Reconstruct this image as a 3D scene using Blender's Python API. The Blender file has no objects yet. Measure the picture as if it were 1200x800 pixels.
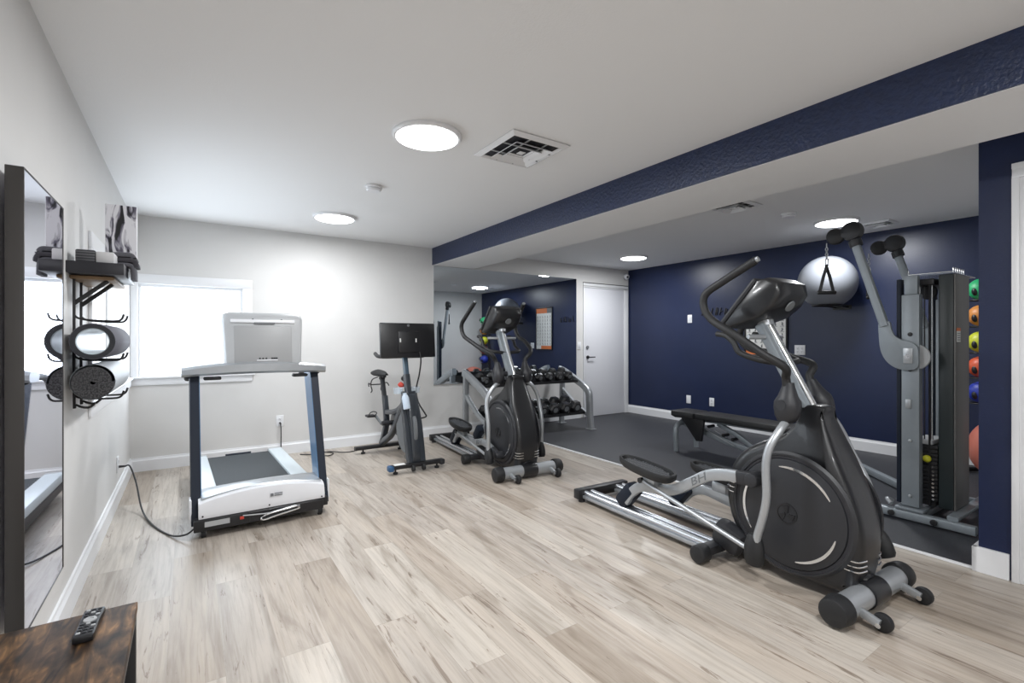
import bpy, bmesh, math, random
from mathutils import Vector, Matrix
random.seed(7)
scn = bpy.context.scene
COL = scn.collection
PI = math.pi
H = 2.32            # ceiling height
XL, XB, YB, YE = -0.445, 5.97, 5.5, 0.72   # left wall, navy wall, back wall, alcove end wall
XS = 3.38           # face of the short navy wall / edge of the rubber floor

# ------------------------------------------------------------------ materials
MATS = {}
def mat(name, col, rough=0.5, metal=0.0, spec=0.5, emit=None, estr=0.0, var=0.0, vscale=20.0, bump=0.0, bscale=200.0, coat=0.0, trans=0.0, alpha=1.0):
    if name in MATS: return MATS[name]
    m = bpy.data.materials.new(name); m.use_nodes = True
    nt = m.node_tree; p = nt.nodes['Principled BSDF']
    p.inputs['Base Color'].default_value = (*col, 1)
    p.inputs['Roughness'].default_value = rough
    p.inputs['Metallic'].default_value = metal
    p.inputs['Specular IOR Level'].default_value = spec
    p.inputs['Coat Weight'].default_value = coat
    p.inputs['Transmission Weight'].default_value = trans
    p.inputs['Alpha'].default_value = alpha
    if emit:
        p.inputs['Emission Color'].default_value = (*emit, 1); p.inputs['Emission Strength'].default_value = estr
    tc = nt.nodes.new('ShaderNodeTexCoord')
    if var > 0:
        n = nt.nodes.new('ShaderNodeTexNoise'); n.inputs['Scale'].default_value = vscale; n.inputs['Detail'].default_value = 4
        nt.links.new(tc.outputs['Object'], n.inputs['Vector'])
        r = nt.nodes.new('ShaderNodeValToRGB')
        r.color_ramp.elements[0].position = .3; r.color_ramp.elements[1].position = .7
        r.color_ramp.elements[0].color = (*[c*(1-var) for c in col], 1)
        r.color_ramp.elements[1].color = (*[min(1, c*(1+var)) for c in col], 1)
        nt.links.new(n.outputs['Fac'], r.inputs['Fac']); nt.links.new(r.outputs['Color'], p.inputs['Base Color'])
    if bump > 0:
        n2 = nt.nodes.new('ShaderNodeTexNoise'); n2.inputs['Scale'].default_value = bscale; n2.inputs['Detail'].default_value = 3
        nt.links.new(tc.outputs['Object'], n2.inputs['Vector'])
        b = nt.nodes.new('ShaderNodeBump'); b.inputs['Strength'].default_value = bump; b.inputs['Distance'].default_value = .01
        nt.links.new(n2.outputs['Fac'], b.inputs['Height']); nt.links.new(b.outputs['Normal'], p.inputs['Normal'])
    MATS[name] = m
    return m

M = dict(
    wall=mat('pale_grey_paint', (.68, .675, .665), .55, var=.02, vscale=3, bump=.06, bscale=160),
    ceil=mat('white_ceiling_paint', (.84, .845, .85), .85, bump=.08, bscale=120),
    navy=mat('navy_paint', (.0115, .0195, .060), .34, spec=.45, var=.08, vscale=2, bump=.10, bscale=110),
    trim=mat('white_trim_paint', (.80, .81, .83), .35),
    door=mat('white_door_paint', (.72, .73, .77), .4),
    rubber=None,
    black=mat('black_plastic', (.012, .012, .014), .42, bump=.05, bscale=600),
    softblack=mat('soft_black_grip', (.012, .0125, .014), .55, bump=.1, bscale=500),
    charcoal=mat('charcoal_gloss_plastic', (.013, .0135, .0155), .33, var=.06, coat=.15, bump=.02, bscale=400),
    charcoal2=mat('charcoal_matt_plastic', (.021, .022, .026), .46, bump=.03, bscale=500),
    silver=mat('silver_painted_steel', (.42, .44, .46), .34, metal=.55, var=.03),
    chrome=mat('bright_chrome', (.82, .84, .86), .16, metal=1.0),
    steelgrey=mat('grey_blue_powder_coat', (.25, .28, .305), .42, metal=.25, var=.03),
    white=mat('white_gloss_plastic', (.78, .79, .82), .3, var=.01),
    lightgrey=mat('light_grey_plastic', (.42, .43, .44), .42, var=.02),
    palerail=mat('pale_blue_grey_rail', (.60, .66, .69), .4),
    darkslate=mat('dark_slate_paint', (.014, .019, .031), .5, spec=.22),
    bluereflect=mat('painted_blue_reflection', (.07, .19, .36), .32, coat=.3),  # bluish reflection on the treadmill uprights, put into base colour
    belt=mat('treadmill_belt_rubber', (.036, .042, .047), .75, bump=.15, bscale=900, var=.12, vscale=60),
    red=mat('red_plastic', (.55, .05, .03), .4),
    yellow=mat('yellow_plastic', (.62, .60, .03), .4),
    paper=mat('white_paper', (.78, .78, .76), .7),
    orange=mat('orange_print', (.68, .18, .05), .6),
    ink=mat('black_ink', (.02, .02, .025), .6),
    greyink=mat('grey_ink', (.16, .17, .18), .6),
    blueplastic=mat('blue_plastic', (.03, .10, .22), .35),
    mirror=mat('mirror_glass', (.74, .79, .83), .012, metal=1.0),
    railsteel=mat('brushed_rail_steel', (.60, .62, .65), .27, metal=.9),
    smartglass=mat('dark_tinted_mirror_glass', (.66, .66, .74), .02, metal=1.0),
    frame=mat('bronze_grey_metal', (.062, .058, .056), .42, metal=.4),
    hex=mat('black_rubber_hex', (.014, .014, .016), .38, bump=.06, bscale=300, coat=.25),
    clear=mat('clear_plastic', (.7, .78, .85), .15, alpha=.35),
)

def planks():
    m = bpy.data.materials.new('greige_oak_vinyl_planks'); m.use_nodes = True
    nt = m.node_tree; L = nt.links; N = nt.nodes.new; p = nt.nodes['Principled BSDF']
    tc = N('ShaderNodeTexCoord')
    mp = N('ShaderNodeMapping'); mp.inputs['Rotation'].default_value = (0, 0, PI/2); mp.inputs['Location'].default_value = (.31, .07, 0)
    L.new(tc.outputs['Object'], mp.inputs['Vector'])
    br = N('ShaderNodeTexBrick'); br.offset = .37; br.offset_frequency = 2
    br.inputs['Scale'].default_value = 1; br.inputs['Brick Width'].default_value = 1.22; br.inputs['Row Height'].default_value = .178
    br.inputs['Mortar Size'].default_value = .0011; br.inputs['Mortar Smooth'].default_value = .3; br.inputs['Bias'].default_value = 0
    br.inputs['Color1'].default_value = (0, 0, 0, 1); br.inputs['Color2'].default_value = (1, 1, 1, 1); br.inputs['Mortar'].default_value = (.5, .5, .5, 1)
    L.new(mp.outputs['Vector'], br.inputs['Vector'])
    # per-plank offset for the grain
    sep = N('ShaderNodeSeparateXYZ'); L.new(tc.outputs['Object'], sep.inputs['Vector'])
    off = N('ShaderNodeMath'); off.operation = 'MULTIPLY'; off.inputs[1].default_value = 37.0
    L.new(br.outputs['Color'], off.inputs[0])
    def coord(sx, sy):
        a = N('ShaderNodeMath'); a.operation = 'MULTIPLY'; a.inputs[1].default_value = sx; L.new(sep.outputs['X'], a.inputs[0])
        b = N('ShaderNodeMath'); b.operation = 'MULTIPLY'; b.inputs[1].default_value = sy; L.new(sep.outputs['Y'], b.inputs[0])
        c = N('ShaderNodeCombineXYZ'); L.new(a.outputs[0], c.inputs['X']); L.new(b.outputs[0], c.inputs['Y']); L.new(off.outputs[0], c.inputs['Z'])
        return c
    def noise(c, det, dist, rough=.55):
        n = N('ShaderNodeTexNoise'); n.inputs['Scale'].default_value = 1; n.inputs['Detail'].default_value = det
        n.inputs['Distortion'].default_value = dist; n.inputs['Roughness'].default_value = rough
        L.new(c.outputs[0], n.inputs['Vector']); return n
    def ramp(src, els):
        r = N('ShaderNodeValToRGB'); e = r.color_ramp.elements
        e[0].position, e[0].color = els[0][0], (*els[0][1], 1); e[1].position, e[1].color = els[-1][0], (*els[-1][1], 1)
        for pos, c in els[1:-1]:
            x = e.new(pos); x.color = (*c, 1)
        L.new(src, r.inputs['Fac']); return r
    def mix(kind, fac, a, b):
        x = N('ShaderNodeMix'); x.data_type = 'RGBA'; x.blend_type = kind
        if isinstance(fac, float): x.inputs[0].default_value = fac
        else: L.new(fac, x.inputs[0])
        L.new(a, x.inputs[6]); L.new(b, x.inputs[7]); return x.outputs[2]
    base = ramp(br.outputs['Color'], [(0, (.36, .305, .25)), (.3, (.435, .38, .325)), (.6, (.50, .455, .40)), (.85, (.42, .375, .33)), (1, (.475, .42, .36))])
    n1 = noise(coord(9, 1.1), 5, 1.2)
    cl = ramp(n1.outputs['Fac'], [(.28, (.60, .56, .52)), (.5, (1, 1, 1)), (.72, (1.15, 1.14, 1.12))])
    c1 = mix('MULTIPLY', .95, base.outputs[0], cl.outputs[0])
    n2 = noise(coord(75, 3.2), 6, .5, .6)
    fine = ramp(n2.outputs['Fac'], [(.35, (.74, .71, .68)), (.55, (1, 1, 1)), (1, (1.06, 1.06, 1.06))])
    c2 = mix('MULTIPLY', .65, c1, fine.outputs[0])
    n3 = noise(coord(22, 1.6), 4, 2.2, .7)
    crack = ramp(n3.outputs['Fac'], [(.0, (.28, .23, .19)), (.345, (.40, .33, .28)), (.395, (1, 1, 1)), (1, (1, 1, 1))])
    c3 = mix('MULTIPLY', .72, c2, crack.outputs[0])
    seam = N('ShaderNodeMath'); seam.operation = 'MULTIPLY'; seam.inputs[1].default_value = .45; L.new(br.outputs['Fac'], seam.inputs[0])
    dk = N('ShaderNodeRGB'); dk.outputs[0].default_value = (.16, .13, .10, 1)
    c4 = mix('MIX', seam.outputs[0], c3, dk.outputs[0])
    L.new(c4, p.inputs['Base Color'])
    p.inputs['Roughness'].default_value = .36; p.inputs['Specular IOR Level'].default_value = .45
    b = N('ShaderNodeBump'); b.inputs['Strength'].default_value = .08; b.inputs['Distance'].default_value = .004
    L.new(n2.outputs['Fac'], b.inputs['Height']); L.new(b.outputs['Normal'], p.inputs['Normal'])
    return m

def rubbermat():
    m = mat('black_rubber_floor', (.034, .036, .042), .5, bump=.12, bscale=500)
    nt = m.node_tree; p = nt.nodes['Principled BSDF']
    tc = nt.nodes.new('ShaderNodeTexCoord'); v = nt.nodes.new('ShaderNodeTexNoise'); v.inputs['Scale'].default_value = 260; v.inputs['Detail'].default_value = 1
    r = nt.nodes.new('ShaderNodeValToRGB'); r.color_ramp.elements[0].position = .55; r.color_ramp.elements[1].position = .72
    r.color_ramp.elements[0].color = (.032, .034, .040, 1); r.color_ramp.elements[1].color = (.075, .08, .095, 1)
    nt.links.new(tc.outputs['Object'], v.inputs['Vector']); nt.links.new(v.outputs['Fac'], r.inputs['Fac']); nt.links.new(r.outputs['Color'], p.inputs['Base Color'])
    return m
M['rubber'] = rubbermat()

def rustic():
    m = bpy.data.materials.new('rustic_brown_wood'); m.use_nodes = True
    nt = m.node_tree; L = nt.links; N = nt.nodes.new; p = nt.nodes['Principled BSDF']
    tc = N('ShaderNodeTexCoord')
    mp = N('ShaderNodeMapping'); mp.inputs['Scale'].default_value = (34, 7, 6); L.new(tc.outputs['Object'], mp.inputs['Vector'])
    n = N('ShaderNodeTexNoise'); n.inputs['Scale'].default_value = 1; n.inputs['Detail'].default_value = 7; n.inputs['Distortion'].default_value = 1.6; L.new(mp.outputs[0], n.inputs['Vector'])
    r = N('ShaderNodeValToRGB'); e = r.color_ramp.elements
    e[0].position, e[0].color = .32, (.018, .011, .008, 1); e[1].position, e[1].color = .75, (.36, .19, .08, 1)
    x = e.new(.47); x.color = (.075, .042, .022, 1); x = e.new(.6); x.color = (.15, .082, .038, 1)
    L.new(n.outputs['Fac'], r.inputs['Fac'])
    n2 = N('ShaderNodeTexNoise'); n2.inputs['Scale'].default_value = 11; n2.inputs['Detail'].default_value = 3; L.new(tc.outputs['Object'], n2.inputs['Vector'])
    r2 = N('ShaderNodeValToRGB'); r2.color_ramp.elements[0].position = .38; r2.color_ramp.elements[1].position = .58
    r2.color_ramp.elements[0].color = (.28, .26, .25, 1)
    L.new(n2.outputs['Fac'], r2.inputs['Fac'])
    mx = N('ShaderNodeMix'); mx.data_type = 'RGBA'; mx.blend_type = 'MULTIPLY'; mx.inputs[0].default_value = .85
    L.new(r.outputs[0], mx.inputs[6]); L.new(r2.outputs[0], mx.inputs[7]); L.new(mx.outputs[2], p.inputs['Base Color'])
    p.inputs['Roughness'].default_value = .55; p.inputs['Specular IOR Level'].default_value = .22
    return m

def speckle(name, c0, c1, scale, lo=.42, hi=.6, rough=.8):
    m = bpy.data.materials.new(name); m.use_nodes = True
    nt = m.node_tree; p = nt.nodes['Principled BSDF']; p.inputs['Roughness'].default_value = rough
    tc = nt.nodes.new('ShaderNodeTexCoord'); v = nt.nodes.new('ShaderNodeTexNoise'); v.inputs['Scale'].default_value = scale; v.inputs['Detail'].default_value = 3
    r = nt.nodes.new('ShaderNodeValToRGB'); r.color_ramp.elements[0].position = lo; r.color_ramp.elements[1].position = hi
    r.color_ramp.elements[0].color = (*c0, 1); r.color_ramp.elements[1].color = (*c1, 1)
    nt.links.new(tc.outputs['Object'], v.inputs['Vector']); nt.links.new(v.outputs['Fac'], r.inputs['Fac']); nt.links.new(r.outputs['Color'], p.inputs['Base Color'])
    return m

def stripes(name, cols, scale, axis='Z', rough=.7, dist=0.0):
    m = bpy.data.materials.new(name); m.use_nodes = True
    nt = m.node_tree; p = nt.nodes['Principled BSDF']; p.inputs['Roughness'].default_value = rough
    tc = nt.nodes.new('ShaderNodeTexCoord'); w = nt.nodes.new('ShaderNodeTexWave'); w.bands_direction = axis; w.inputs['Scale'].default_value = scale
    w.inputs['Distortion'].default_value = dist; w.inputs['Detail'].default_value = 3
    r = nt.nodes.new('ShaderNodeValToRGB'); e = r.color_ramp.elements
    e[0].position, e[0].color = cols[0][0], (*cols[0][1], 1); e[1].position, e[1].color = cols[-1][0], (*cols[-1][1], 1)
    for pos, c in cols[1:-1]:
        x = e.new(pos); x.color = (*c, 1)
    nt.links.new(tc.outputs['Object'], w.inputs['Vector']); nt.links.new(w.outputs['Fac'], r.inputs['Fac']); nt.links.new(r.outputs['Color'], p.inputs['Base Color'])
    return m

# ------------------------------------------------------------------ mesh helpers
V = Vector
def catmull(pts, k=6, closed=False):
    P = [V(p) for p in pts]; n = len(P)
    if n < 3: return P
    out = []
    rng = range(n) if closed else range(n-1)
    for i in rng:
        p1, p2 = P[i], P[(i+1) % n]
        p0 = P[(i-1) % n] if (closed or i > 0) else p1*2-p2
        p3 = P[(i+2) % n] if (closed or i+2 < n) else p2*2-p1
        for j in range(k):
            t = j/k
            out.append(.5*((2*p1)+(-p0+p2)*t+(2*p0-5*p1+4*p2-p3)*t*t+(-p0+3*p1-3*p2+p3)*t**3))
    if not closed: out.append(P[-1])
    return out

class B:
    def __init__(s): s.bm = bmesh.new()
    def ring(s, pts): return [s.bm.verts.new(p) for p in pts]
    def bridge(s, a, b):
        n = len(a)
        for i in range(n): s.bm.faces.new((a[i], a[(i+1) % n], b[(i+1) % n], b[i]))
    def loft(s, rings, caps=True, closed=False):
        R = [s.ring(r) for r in rings]
        for a, b in zip(R, R[1:]): s.bridge(a, b)
        if closed: s.bridge(R[-1], R[0])
        elif caps:
            s.bm.faces.new(R[0][::-1]); s.bm.faces.new(R[-1])
        return s
    def box(s, c, d, rot=None, bev=0.0, seg=2):
        t = bmesh.new(); bmesh.ops.create_cube(t, size=1)
        for v in t.verts: v.co = V((v.co.x*d[0], v.co.y*d[1], v.co.z*d[2]))
        if bev > 0: bmesh.ops.bevel(t, geom=list(t.edges), offset=min(bev, min(d)*.49), segments=seg, profile=.5, affect='EDGES')
        Rm = Matrix.Identity(3)
        if rot is not None: Rm = rot if isinstance(rot, Matrix) else (Matrix.Rotation(rot[2], 3, 'Z') @ Matrix.Rotation(rot[1], 3, 'Y') @ Matrix.Rotation(rot[0], 3, 'X'))
        mp = {v: s.bm.verts.new(Rm @ v.co + V(c)) for v in t.verts}
        for f in t.faces: s.bm.faces.new([mp[v] for v in f.verts])
        t.free(); return s
    def bx(s, lo, hi, bev=0.0):
        return s.box([(a+b)/2 for a, b in zip(lo, hi)], [abs(b-a) for a, b in zip(lo, hi)], bev=bev)
    def frame(s, d):
        d = V(d).normalized(); u = V((0, 0, 1)) if abs(d.z) < .95 else V((1, 0, 0))
        a = d.cross(u).normalized(); return d, a, d.cross(a).normalized()
    def cyl(s, p0, p1, r, r2=None, n=20, bev=0.0):
        p0, p1 = V(p0), V(p1); r2 = r if r2 is None else r2
        d, a, b = s.frame(p1-p0); L = (p1-p0).length
        prof = [(r, 0), (r2, L)] if bev <= 0 else [(r-bev, 0), (r-bev*.3, bev*.3), (r, bev), (r2, L-bev), (r2-bev*.3, L-bev*.3), (r2-bev, L)]
        return s.loft([[p0+d*h+a*(q*math.cos(2*PI*i/n))+b*(q*math.sin(2*PI*i/n)) for i in range(n)] for q, h in prof])
    def lathe(s, prof, o, axis, n=32, closed=False):
        o = V(o); d, a, b = s.frame(axis)
        rings = [[o+d*h+a*(max(q, 1e-4)*math.cos(2*PI*i/n))+b*(max(q, 1e-4)*math.sin(2*PI*i/n)) for i in range(n)] for q, h in prof]
        return s.loft(rings, closed=closed)
    def tube(s, pts, r, n=10, k=5, smooth=True, closed=False, sq=None, up=None):
        P = catmull(pts, k, closed) if smooth else [V(p) for p in pts]
        m = len(P); rings = []; prev = None
        for i in range(m):
            if closed: d = P[(i+1) % m]-P[i-1]
            else: d = P[min(i+1, m-1)]-P[max(i-1, 0)]
            if d.length < 1e-9: d = V((0, 0, 1))
            d.normalize()
            if prev is None:
                u = V(up) if up else (V((0, 0, 1)) if abs(d.z) < .9 else V((1, 0, 0)))
                a = (u - d*u.dot(d)).normalized()
            else: a = (prev - d*prev.dot(d)).normalized()
            prev = a; b = d.cross(a)
            if isinstance(r, (list, tuple)):
                f = i/(m-1)*(len(r)-1); j = min(int(f), len(r)-2); q = r[j]+(r[j+1]-r[j])*(f-j)
            else: q = r
            if sq:
                w, h = sq; c = min(w, h)*.22; ring = []
                for sx, sy in ((1, 1), (-1, 1), (-1, -1), (1, -1)):
                    e = [(sx*w/2, sy*(h/2-c)), (sx*(w/2-c*.3), sy*(h/2-c*.3)), (sx*(w/2-c), sy*h/2)]
                    if sx*sy < 0: e = e[::-1]
                    ring += e
                rings.append([P[i]+b*x+a*y for x, y in ring])
            else: rings.append([P[i]+a*(q*math.cos(2*PI*t/n))+b*(q*math.sin(2*PI*t/n)) for t in range(n)])
        return s.loft(rings, closed=closed)
    def prism(s, outl, ax, lo, hi, bev=0.0):
        """outline in the two remaining axes, extruded along ax from lo to hi with a rounded rim"""
        n = len(outl); area = sum(outl[i][0]*outl[(i+1) % n][1]-outl[(i+1) % n][0]*outl[i][1] for i in range(n))
        O = outl if area > 0 else outl[::-1]
        def inset(q):
            out = []
            for i in range(n):
                a, b, c = O[i-1], O[i], O[(i+1) % n]
                e1 = V((b[0]-a[0], b[1]-a[1])); e2 = V((c[0]-b[0], c[1]-b[1]))
                e1 = e1.normalized() if e1.length > 1e-9 else e2.normalized(); e2 = e2.normalized() if e2.length > 1e-9 else e1
                t = e1+e2; t = t.normalized() if t.length > 1e-6 else e1
                out.append((b[0]-t[1]*q, b[1]+t[0]*q))
            return out
        def P3(p, h): return {'x': V((h, p[0], p[1])), 'y': V((p[0], h, p[1])), 'z': V((p[0], p[1], h))}[ax]
        lv = [(0, lo), (0, hi)] if bev <= 0 else [(bev, lo), (bev*.3, lo+bev*.3), (0, lo+bev), (0, hi-bev), (bev*.3, hi-bev*.3), (bev, hi)]
        return s.loft([[P3(p, h) for p in inset(q)] for q, h in lv])
    def ball(s, c, r, nu=24, nv=14, zmin=-1, zmax=1):
        r = (r, r, r) if not isinstance(r, (tuple, list)) else r
        t0, t1 = math.asin(zmin), math.asin(zmax)
        rings = []
        for j in range(nv+1):
            t = t0+(t1-t0)*j/nv; q = max(math.cos(t), 1e-3)
            rings.append([V((c[0]+r[0]*q*math.cos(2*PI*i/nu), c[1]+r[1]*q*math.sin(2*PI*i/nu), c[2]+r[2]*math.sin(t))) for i in range(nu)])
        return s.loft(rings)
    def grid(s, lo, hi, f):  # unused spare
        return s
    def text(s, txt, size, mtx, depth=.001, shear=0.0):
        cu = bpy.data.curves.new('t', 'FONT'); cu.body = txt; cu.size = size; cu.extrude = depth; cu.align_x = 'CENTER'; cu.align_y = 'CENTER'; cu.shear = shear; cu.resolution_u = 3
        ob = bpy.data.objects.new('t', cu); me = bpy.data.meshes.new_from_object(ob)
        mp = [s.bm.verts.new(mtx @ v.co) for v in me.vertices]
        for pl in me.polygons:
            try: s.bm.faces.new([mp[i] for i in pl.vertices])
            except ValueError: pass
        bpy.data.objects.remove(ob); bpy.data.curves.remove(cu); bpy.data.meshes.remove(me)
        return s
    def done(s, name, m, parent=None, label=None, flat=False, ang=38, loc=None):
        bmesh.ops.recalc_face_normals(s.bm, faces=s.bm.faces[:])
        me = bpy.data.meshes.new(name); s.bm.to_mesh(me); s.bm.free()
        me.materials.append(M[m] if isinstance(m, str) else m)
        if not flat:
            for p in me.polygons: p.use_smooth = True
            me.set_sharp_from_angle(angle=math.radians(ang))
        o = bpy.data.objects.new(name, me); COL.objects.link(o)
        if parent: o.parent = parent
        if label: o['label'] = label
        if loc: o.location = loc
        return o

def thing(name, label, cat, loc=(0, 0, 0), rz=0.0, group=None):
    o = bpy.data.objects.new(name, None); COL.objects.link(o); o.empty_display_size = .05
    o.location = loc; o.rotation_euler = (0, 0, rz); o['label'] = label; o['category'] = cat
    if group: o['group'] = group
    return o
def tag(o, label, cat, group=None):
    o['label'] = label; o['category'] = cat
    if group: o['group'] = group
    return o
def struct(name, b, m, parent=None, **k):
    o = b.done(name, m, parent, **k)
    if not parent: o['kind'] = 'structure'
    return o
def kids(o): return [c for c in COL.objects if c.parent == o]
def copy_tree(o, parent=None):
    c = o.copy(); COL.objects.link(c); c.parent = parent
    for ch in kids(o): copy_tree(ch, c)
    return c

# ------------------------------------------------------------------ room
YF = -2.4
struct('floor', B().bx((XL-.1, YF, -.1), (XB+.1, YB+.1, 0)), planks(), flat=True)
struct('trim_rubber_floor', B().bx((XS+.02, YE, 0), (XB, YB, .010)), 'rubber', flat=True)
struct('trim_floor_edge', B().bx((XS-.005, YE, 0), (XS+.02, YB, .011), bev=.003), 'trim')
struct('ceiling', B().bx((XL-.1, YF, H), (XB+.1, YB+.1, H+.1)), 'ceil', flat=True)

def wall_holes(b, ax, pos, thick, a0, a1, holes, z1=H):
    """wall slab along an axis with rectangular holes (lo, hi, z0, z1)"""
    def add(u0, u1, z0, zz):
        if u1-u0 < 1e-4 or zz-z0 < 1e-4: return
        if ax == 'x': b.bx((u0, pos, z0), (u1, pos+thick, zz))
        else: b.bx((pos, u0, z0), (pos+thick, u1, zz))
    cur = a0
    for lo, hi, z0, zz in sorted(holes):
        add(cur, lo, 0, z1); add(lo, hi, 0, z0); add(lo, hi, zz, z1); cur = hi
    add(cur, a1, 0, z1)
    return b
WB = (-.388, .44, .85, 1.70)     # back window opening x0,x1,z0,z1
WL = (3.45, 4.28, .85, 1.68)     # left window opening y0,y1
struct('wall_back', wall_holes(B(), 'x', YB, .12, XL-.12, XB+.12, [WB]), 'wall', flat=True)
struct('wall_left', wall_holes(B(), 'y', XL-.12, .12, YF, YB, [WL]), 'wall', flat=True)
struct('wall_right', B().bx((XB, YE-.1, 0), (XB+.12, YB, H)), 'navy', flat=True)
struct('wall_alcove_end', B().bx((XS+.1, YE-.1, 0), (XB, YE, H)), 'wall', flat=True)
struct('wall_entry', wall_holes(B(), 'y', XS, .10, YF, YE+.008, [(-.31, .54, 0, 1.99)]), 'navy', flat=True)
struct('wall_front', B().bx((XL-.12, YF-.1, 0), (XS+.1, YF, H)), 'wall', flat=True)

# dropped beam: navy face towards the room, pale underside
beam = struct('trim_beam', B().bx((2.50, YF, 2.11), (3.07, YB, H-.0005)), 'ceil', flat=True)
bf = B()
bf.bx((2.492, YF, 2.112), (2.50, YB, H-.0005))
bo = bf.done('beam_face', mat('navy_textured_paint', (.0135, .024, .068), .36, spec=.5, var=.15, vscale=30, bump=.55, bscale=55), beam, flat=True)

def baseboard(name, p0, p1, nrm, h=.118, t=.018):
    """profiled board along p0-p1 on the floor, sticking out along nrm"""
    p0, p1, nrm = V((*p0, 0)), V((*p1, 0)), V((*nrm, 0))
    prof = [(0, 0), (t, 0), (t, h*.80), (t*.55, h*.90), (t*.45, h), (0, h)]
    b = B(); b.loft([[p+nrm*x+V((0, 0, z)) for x, z in prof] for p in (p0, p1)])
    return struct(name, b, 'trim', flat=True)
baseboard('baseboard_back', (XL, YB), (4.93, YB), (0, -1))
baseboard('baseboard_left', (XL, YF), (XL, YB), (1, 0), h=.125, t=.02)
baseboard('baseboard_right', (XB, YE), (XB, YB), (-1, 0), h=.135)
baseboard('baseboard_alcove_end', (XS+.1, YE), (XB, YE), (0, 1))
bb = B()
for y0, y1 in ((YF, -.38), (.613, YE+.03)):
    bb.bx((XS-.022, y0, 0), (XS, y1, .128), bev=.003)
bb.bx((XS-.022, YE+.008, 0), (XS+.1, YE+.03, .128), bev=.003)
struct('baseboard_entry', bb, 'trim', flat=True)

# windows: casing boards, panes whose own emission stands in for daylight, faint vertical blind bands
def glow_mat():
    m = bpy.data.materials.new('frosted_film_glow'); m.use_nodes = True
    nt = m.node_tree; p = nt.nodes['Principled BSDF']
    tc = nt.nodes.new('ShaderNodeTexCoord'); w = nt.nodes.new('ShaderNodeTexNoise'); mp = nt.nodes.new('ShaderNodeMapping')
    mp.inputs['Scale'].default_value = (9, 9, .25); w.inputs['Scale'].default_value = 1; w.inputs['Detail'].default_value = 2
    r = nt.nodes.new('ShaderNodeValToRGB'); r.color_ramp.elements[0].color = (.82, .88, .94, 1); r.color_ramp.elements[1].color = (1, 1, 1, 1)
    r.color_ramp.elements[0].position = .38; r.color_ramp.elements[1].position = .58
    nt.links.new(tc.outputs['Object'], mp.inputs['Vector']); nt.links.new(mp.outputs[0], w.inputs['Vector']); nt.links.new(w.outputs['Fac'], r.inputs['Fac'])
    nt.links.new(r.outputs['Color'], p.inputs['Emission Color']); p.inputs['Emission Strength'].default_value = .80
    p.inputs['Base Color'].default_value = (.8, .85, .9, 1); p.inputs['Roughness'].default_value = .2
    return m
GLOW = glow_mat()
w1 = struct('window_1', B().bx((WB[0], YB+.045, WB[2]), (WB[1], YB+.055, WB[3])), GLOW, flat=True)
f = B()
cw = .088
f.bx((XL+.001, YB-.016, WB[3]), (WB[1]+cw, YB, WB[3]+cw), bev=.004)
f.bx((XL+.001, YB-.016, WB[2]), (WB[0], YB, WB[3]), bev=.004)
f.bx((WB[1], YB-.016, WB[2]), (WB[1]+cw, YB, WB[3]), bev=.004)
f.bx((XL+.001, YB-.016, WB[2]-.075), (WB[1]+cw, YB, WB[2]-.012), bev=.004)
f.bx((XL+.001, YB-.035, WB[2]-.014), (WB[1]+cw+.02, YB+.04, WB[2]+.004), bev=.004)
f.done('window_casing', 'trim', w1)
f = B()
for x0, x1, z0, z1 in ((WB[0], WB[1], WB[2], WB[2]+.025), (WB[0], WB[1], WB[3]-.025, WB[3]), (WB[0], WB[0]+.022, WB[2]+.025, WB[3]-.025), (WB[1]-.022, WB[1], WB[2]+.025, WB[3]-.025)):
    f.bx((x0, YB+.02, z0), (x1, YB+.045, z1), bev=.003)
f.done('window_sash', 'trim', w1)
w2 = struct('window_2', B().bx((XL-.06, WL[0], WL[2]), (XL-.05, WL[1], WL[3])), GLOW, flat=True)
f = B()
f.bx((XL, WL[0]-cw, WL[3]), (XL+.016, WL[1]+cw+.02, WL[3]+cw), bev=.004)
f.bx((XL, WL[0]-cw, WL[2]), (XL+.016, WL[0], WL[3]), bev=.004)
f.bx((XL, WL[1], WL[2]), (XL+.016, WL[1]+cw, WL[3]), bev=.004)
f.bx((XL, WL[0]-cw, WL[2]-.075), (XL+.014, YB-.04, WL[2]-.012), bev=.004)
f.bx((XL-.04, WL[0]-cw, WL[2]-.014), (XL+.03, YB-.04, WL[2]+.004), bev=.004)
f.done('window_casing', 'trim', w2)
f = B()
for y in (WL[0]+.012, WL[0]+.415, WL[1]-.012): f.bx((XL-.05, y-.011, WL[2]), (XL-.028, y+.011, WL[3]), bev=.003)
for z in (WL[2]+.012, (WL[2]+WL[3])/2, WL[3]-.012): f.bx((XL-.0505, WL[0], z-.011), (XL-.0285, WL[1], z+.011), bev=.003)
f.done('window_sash', 'trim', w2)

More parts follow.
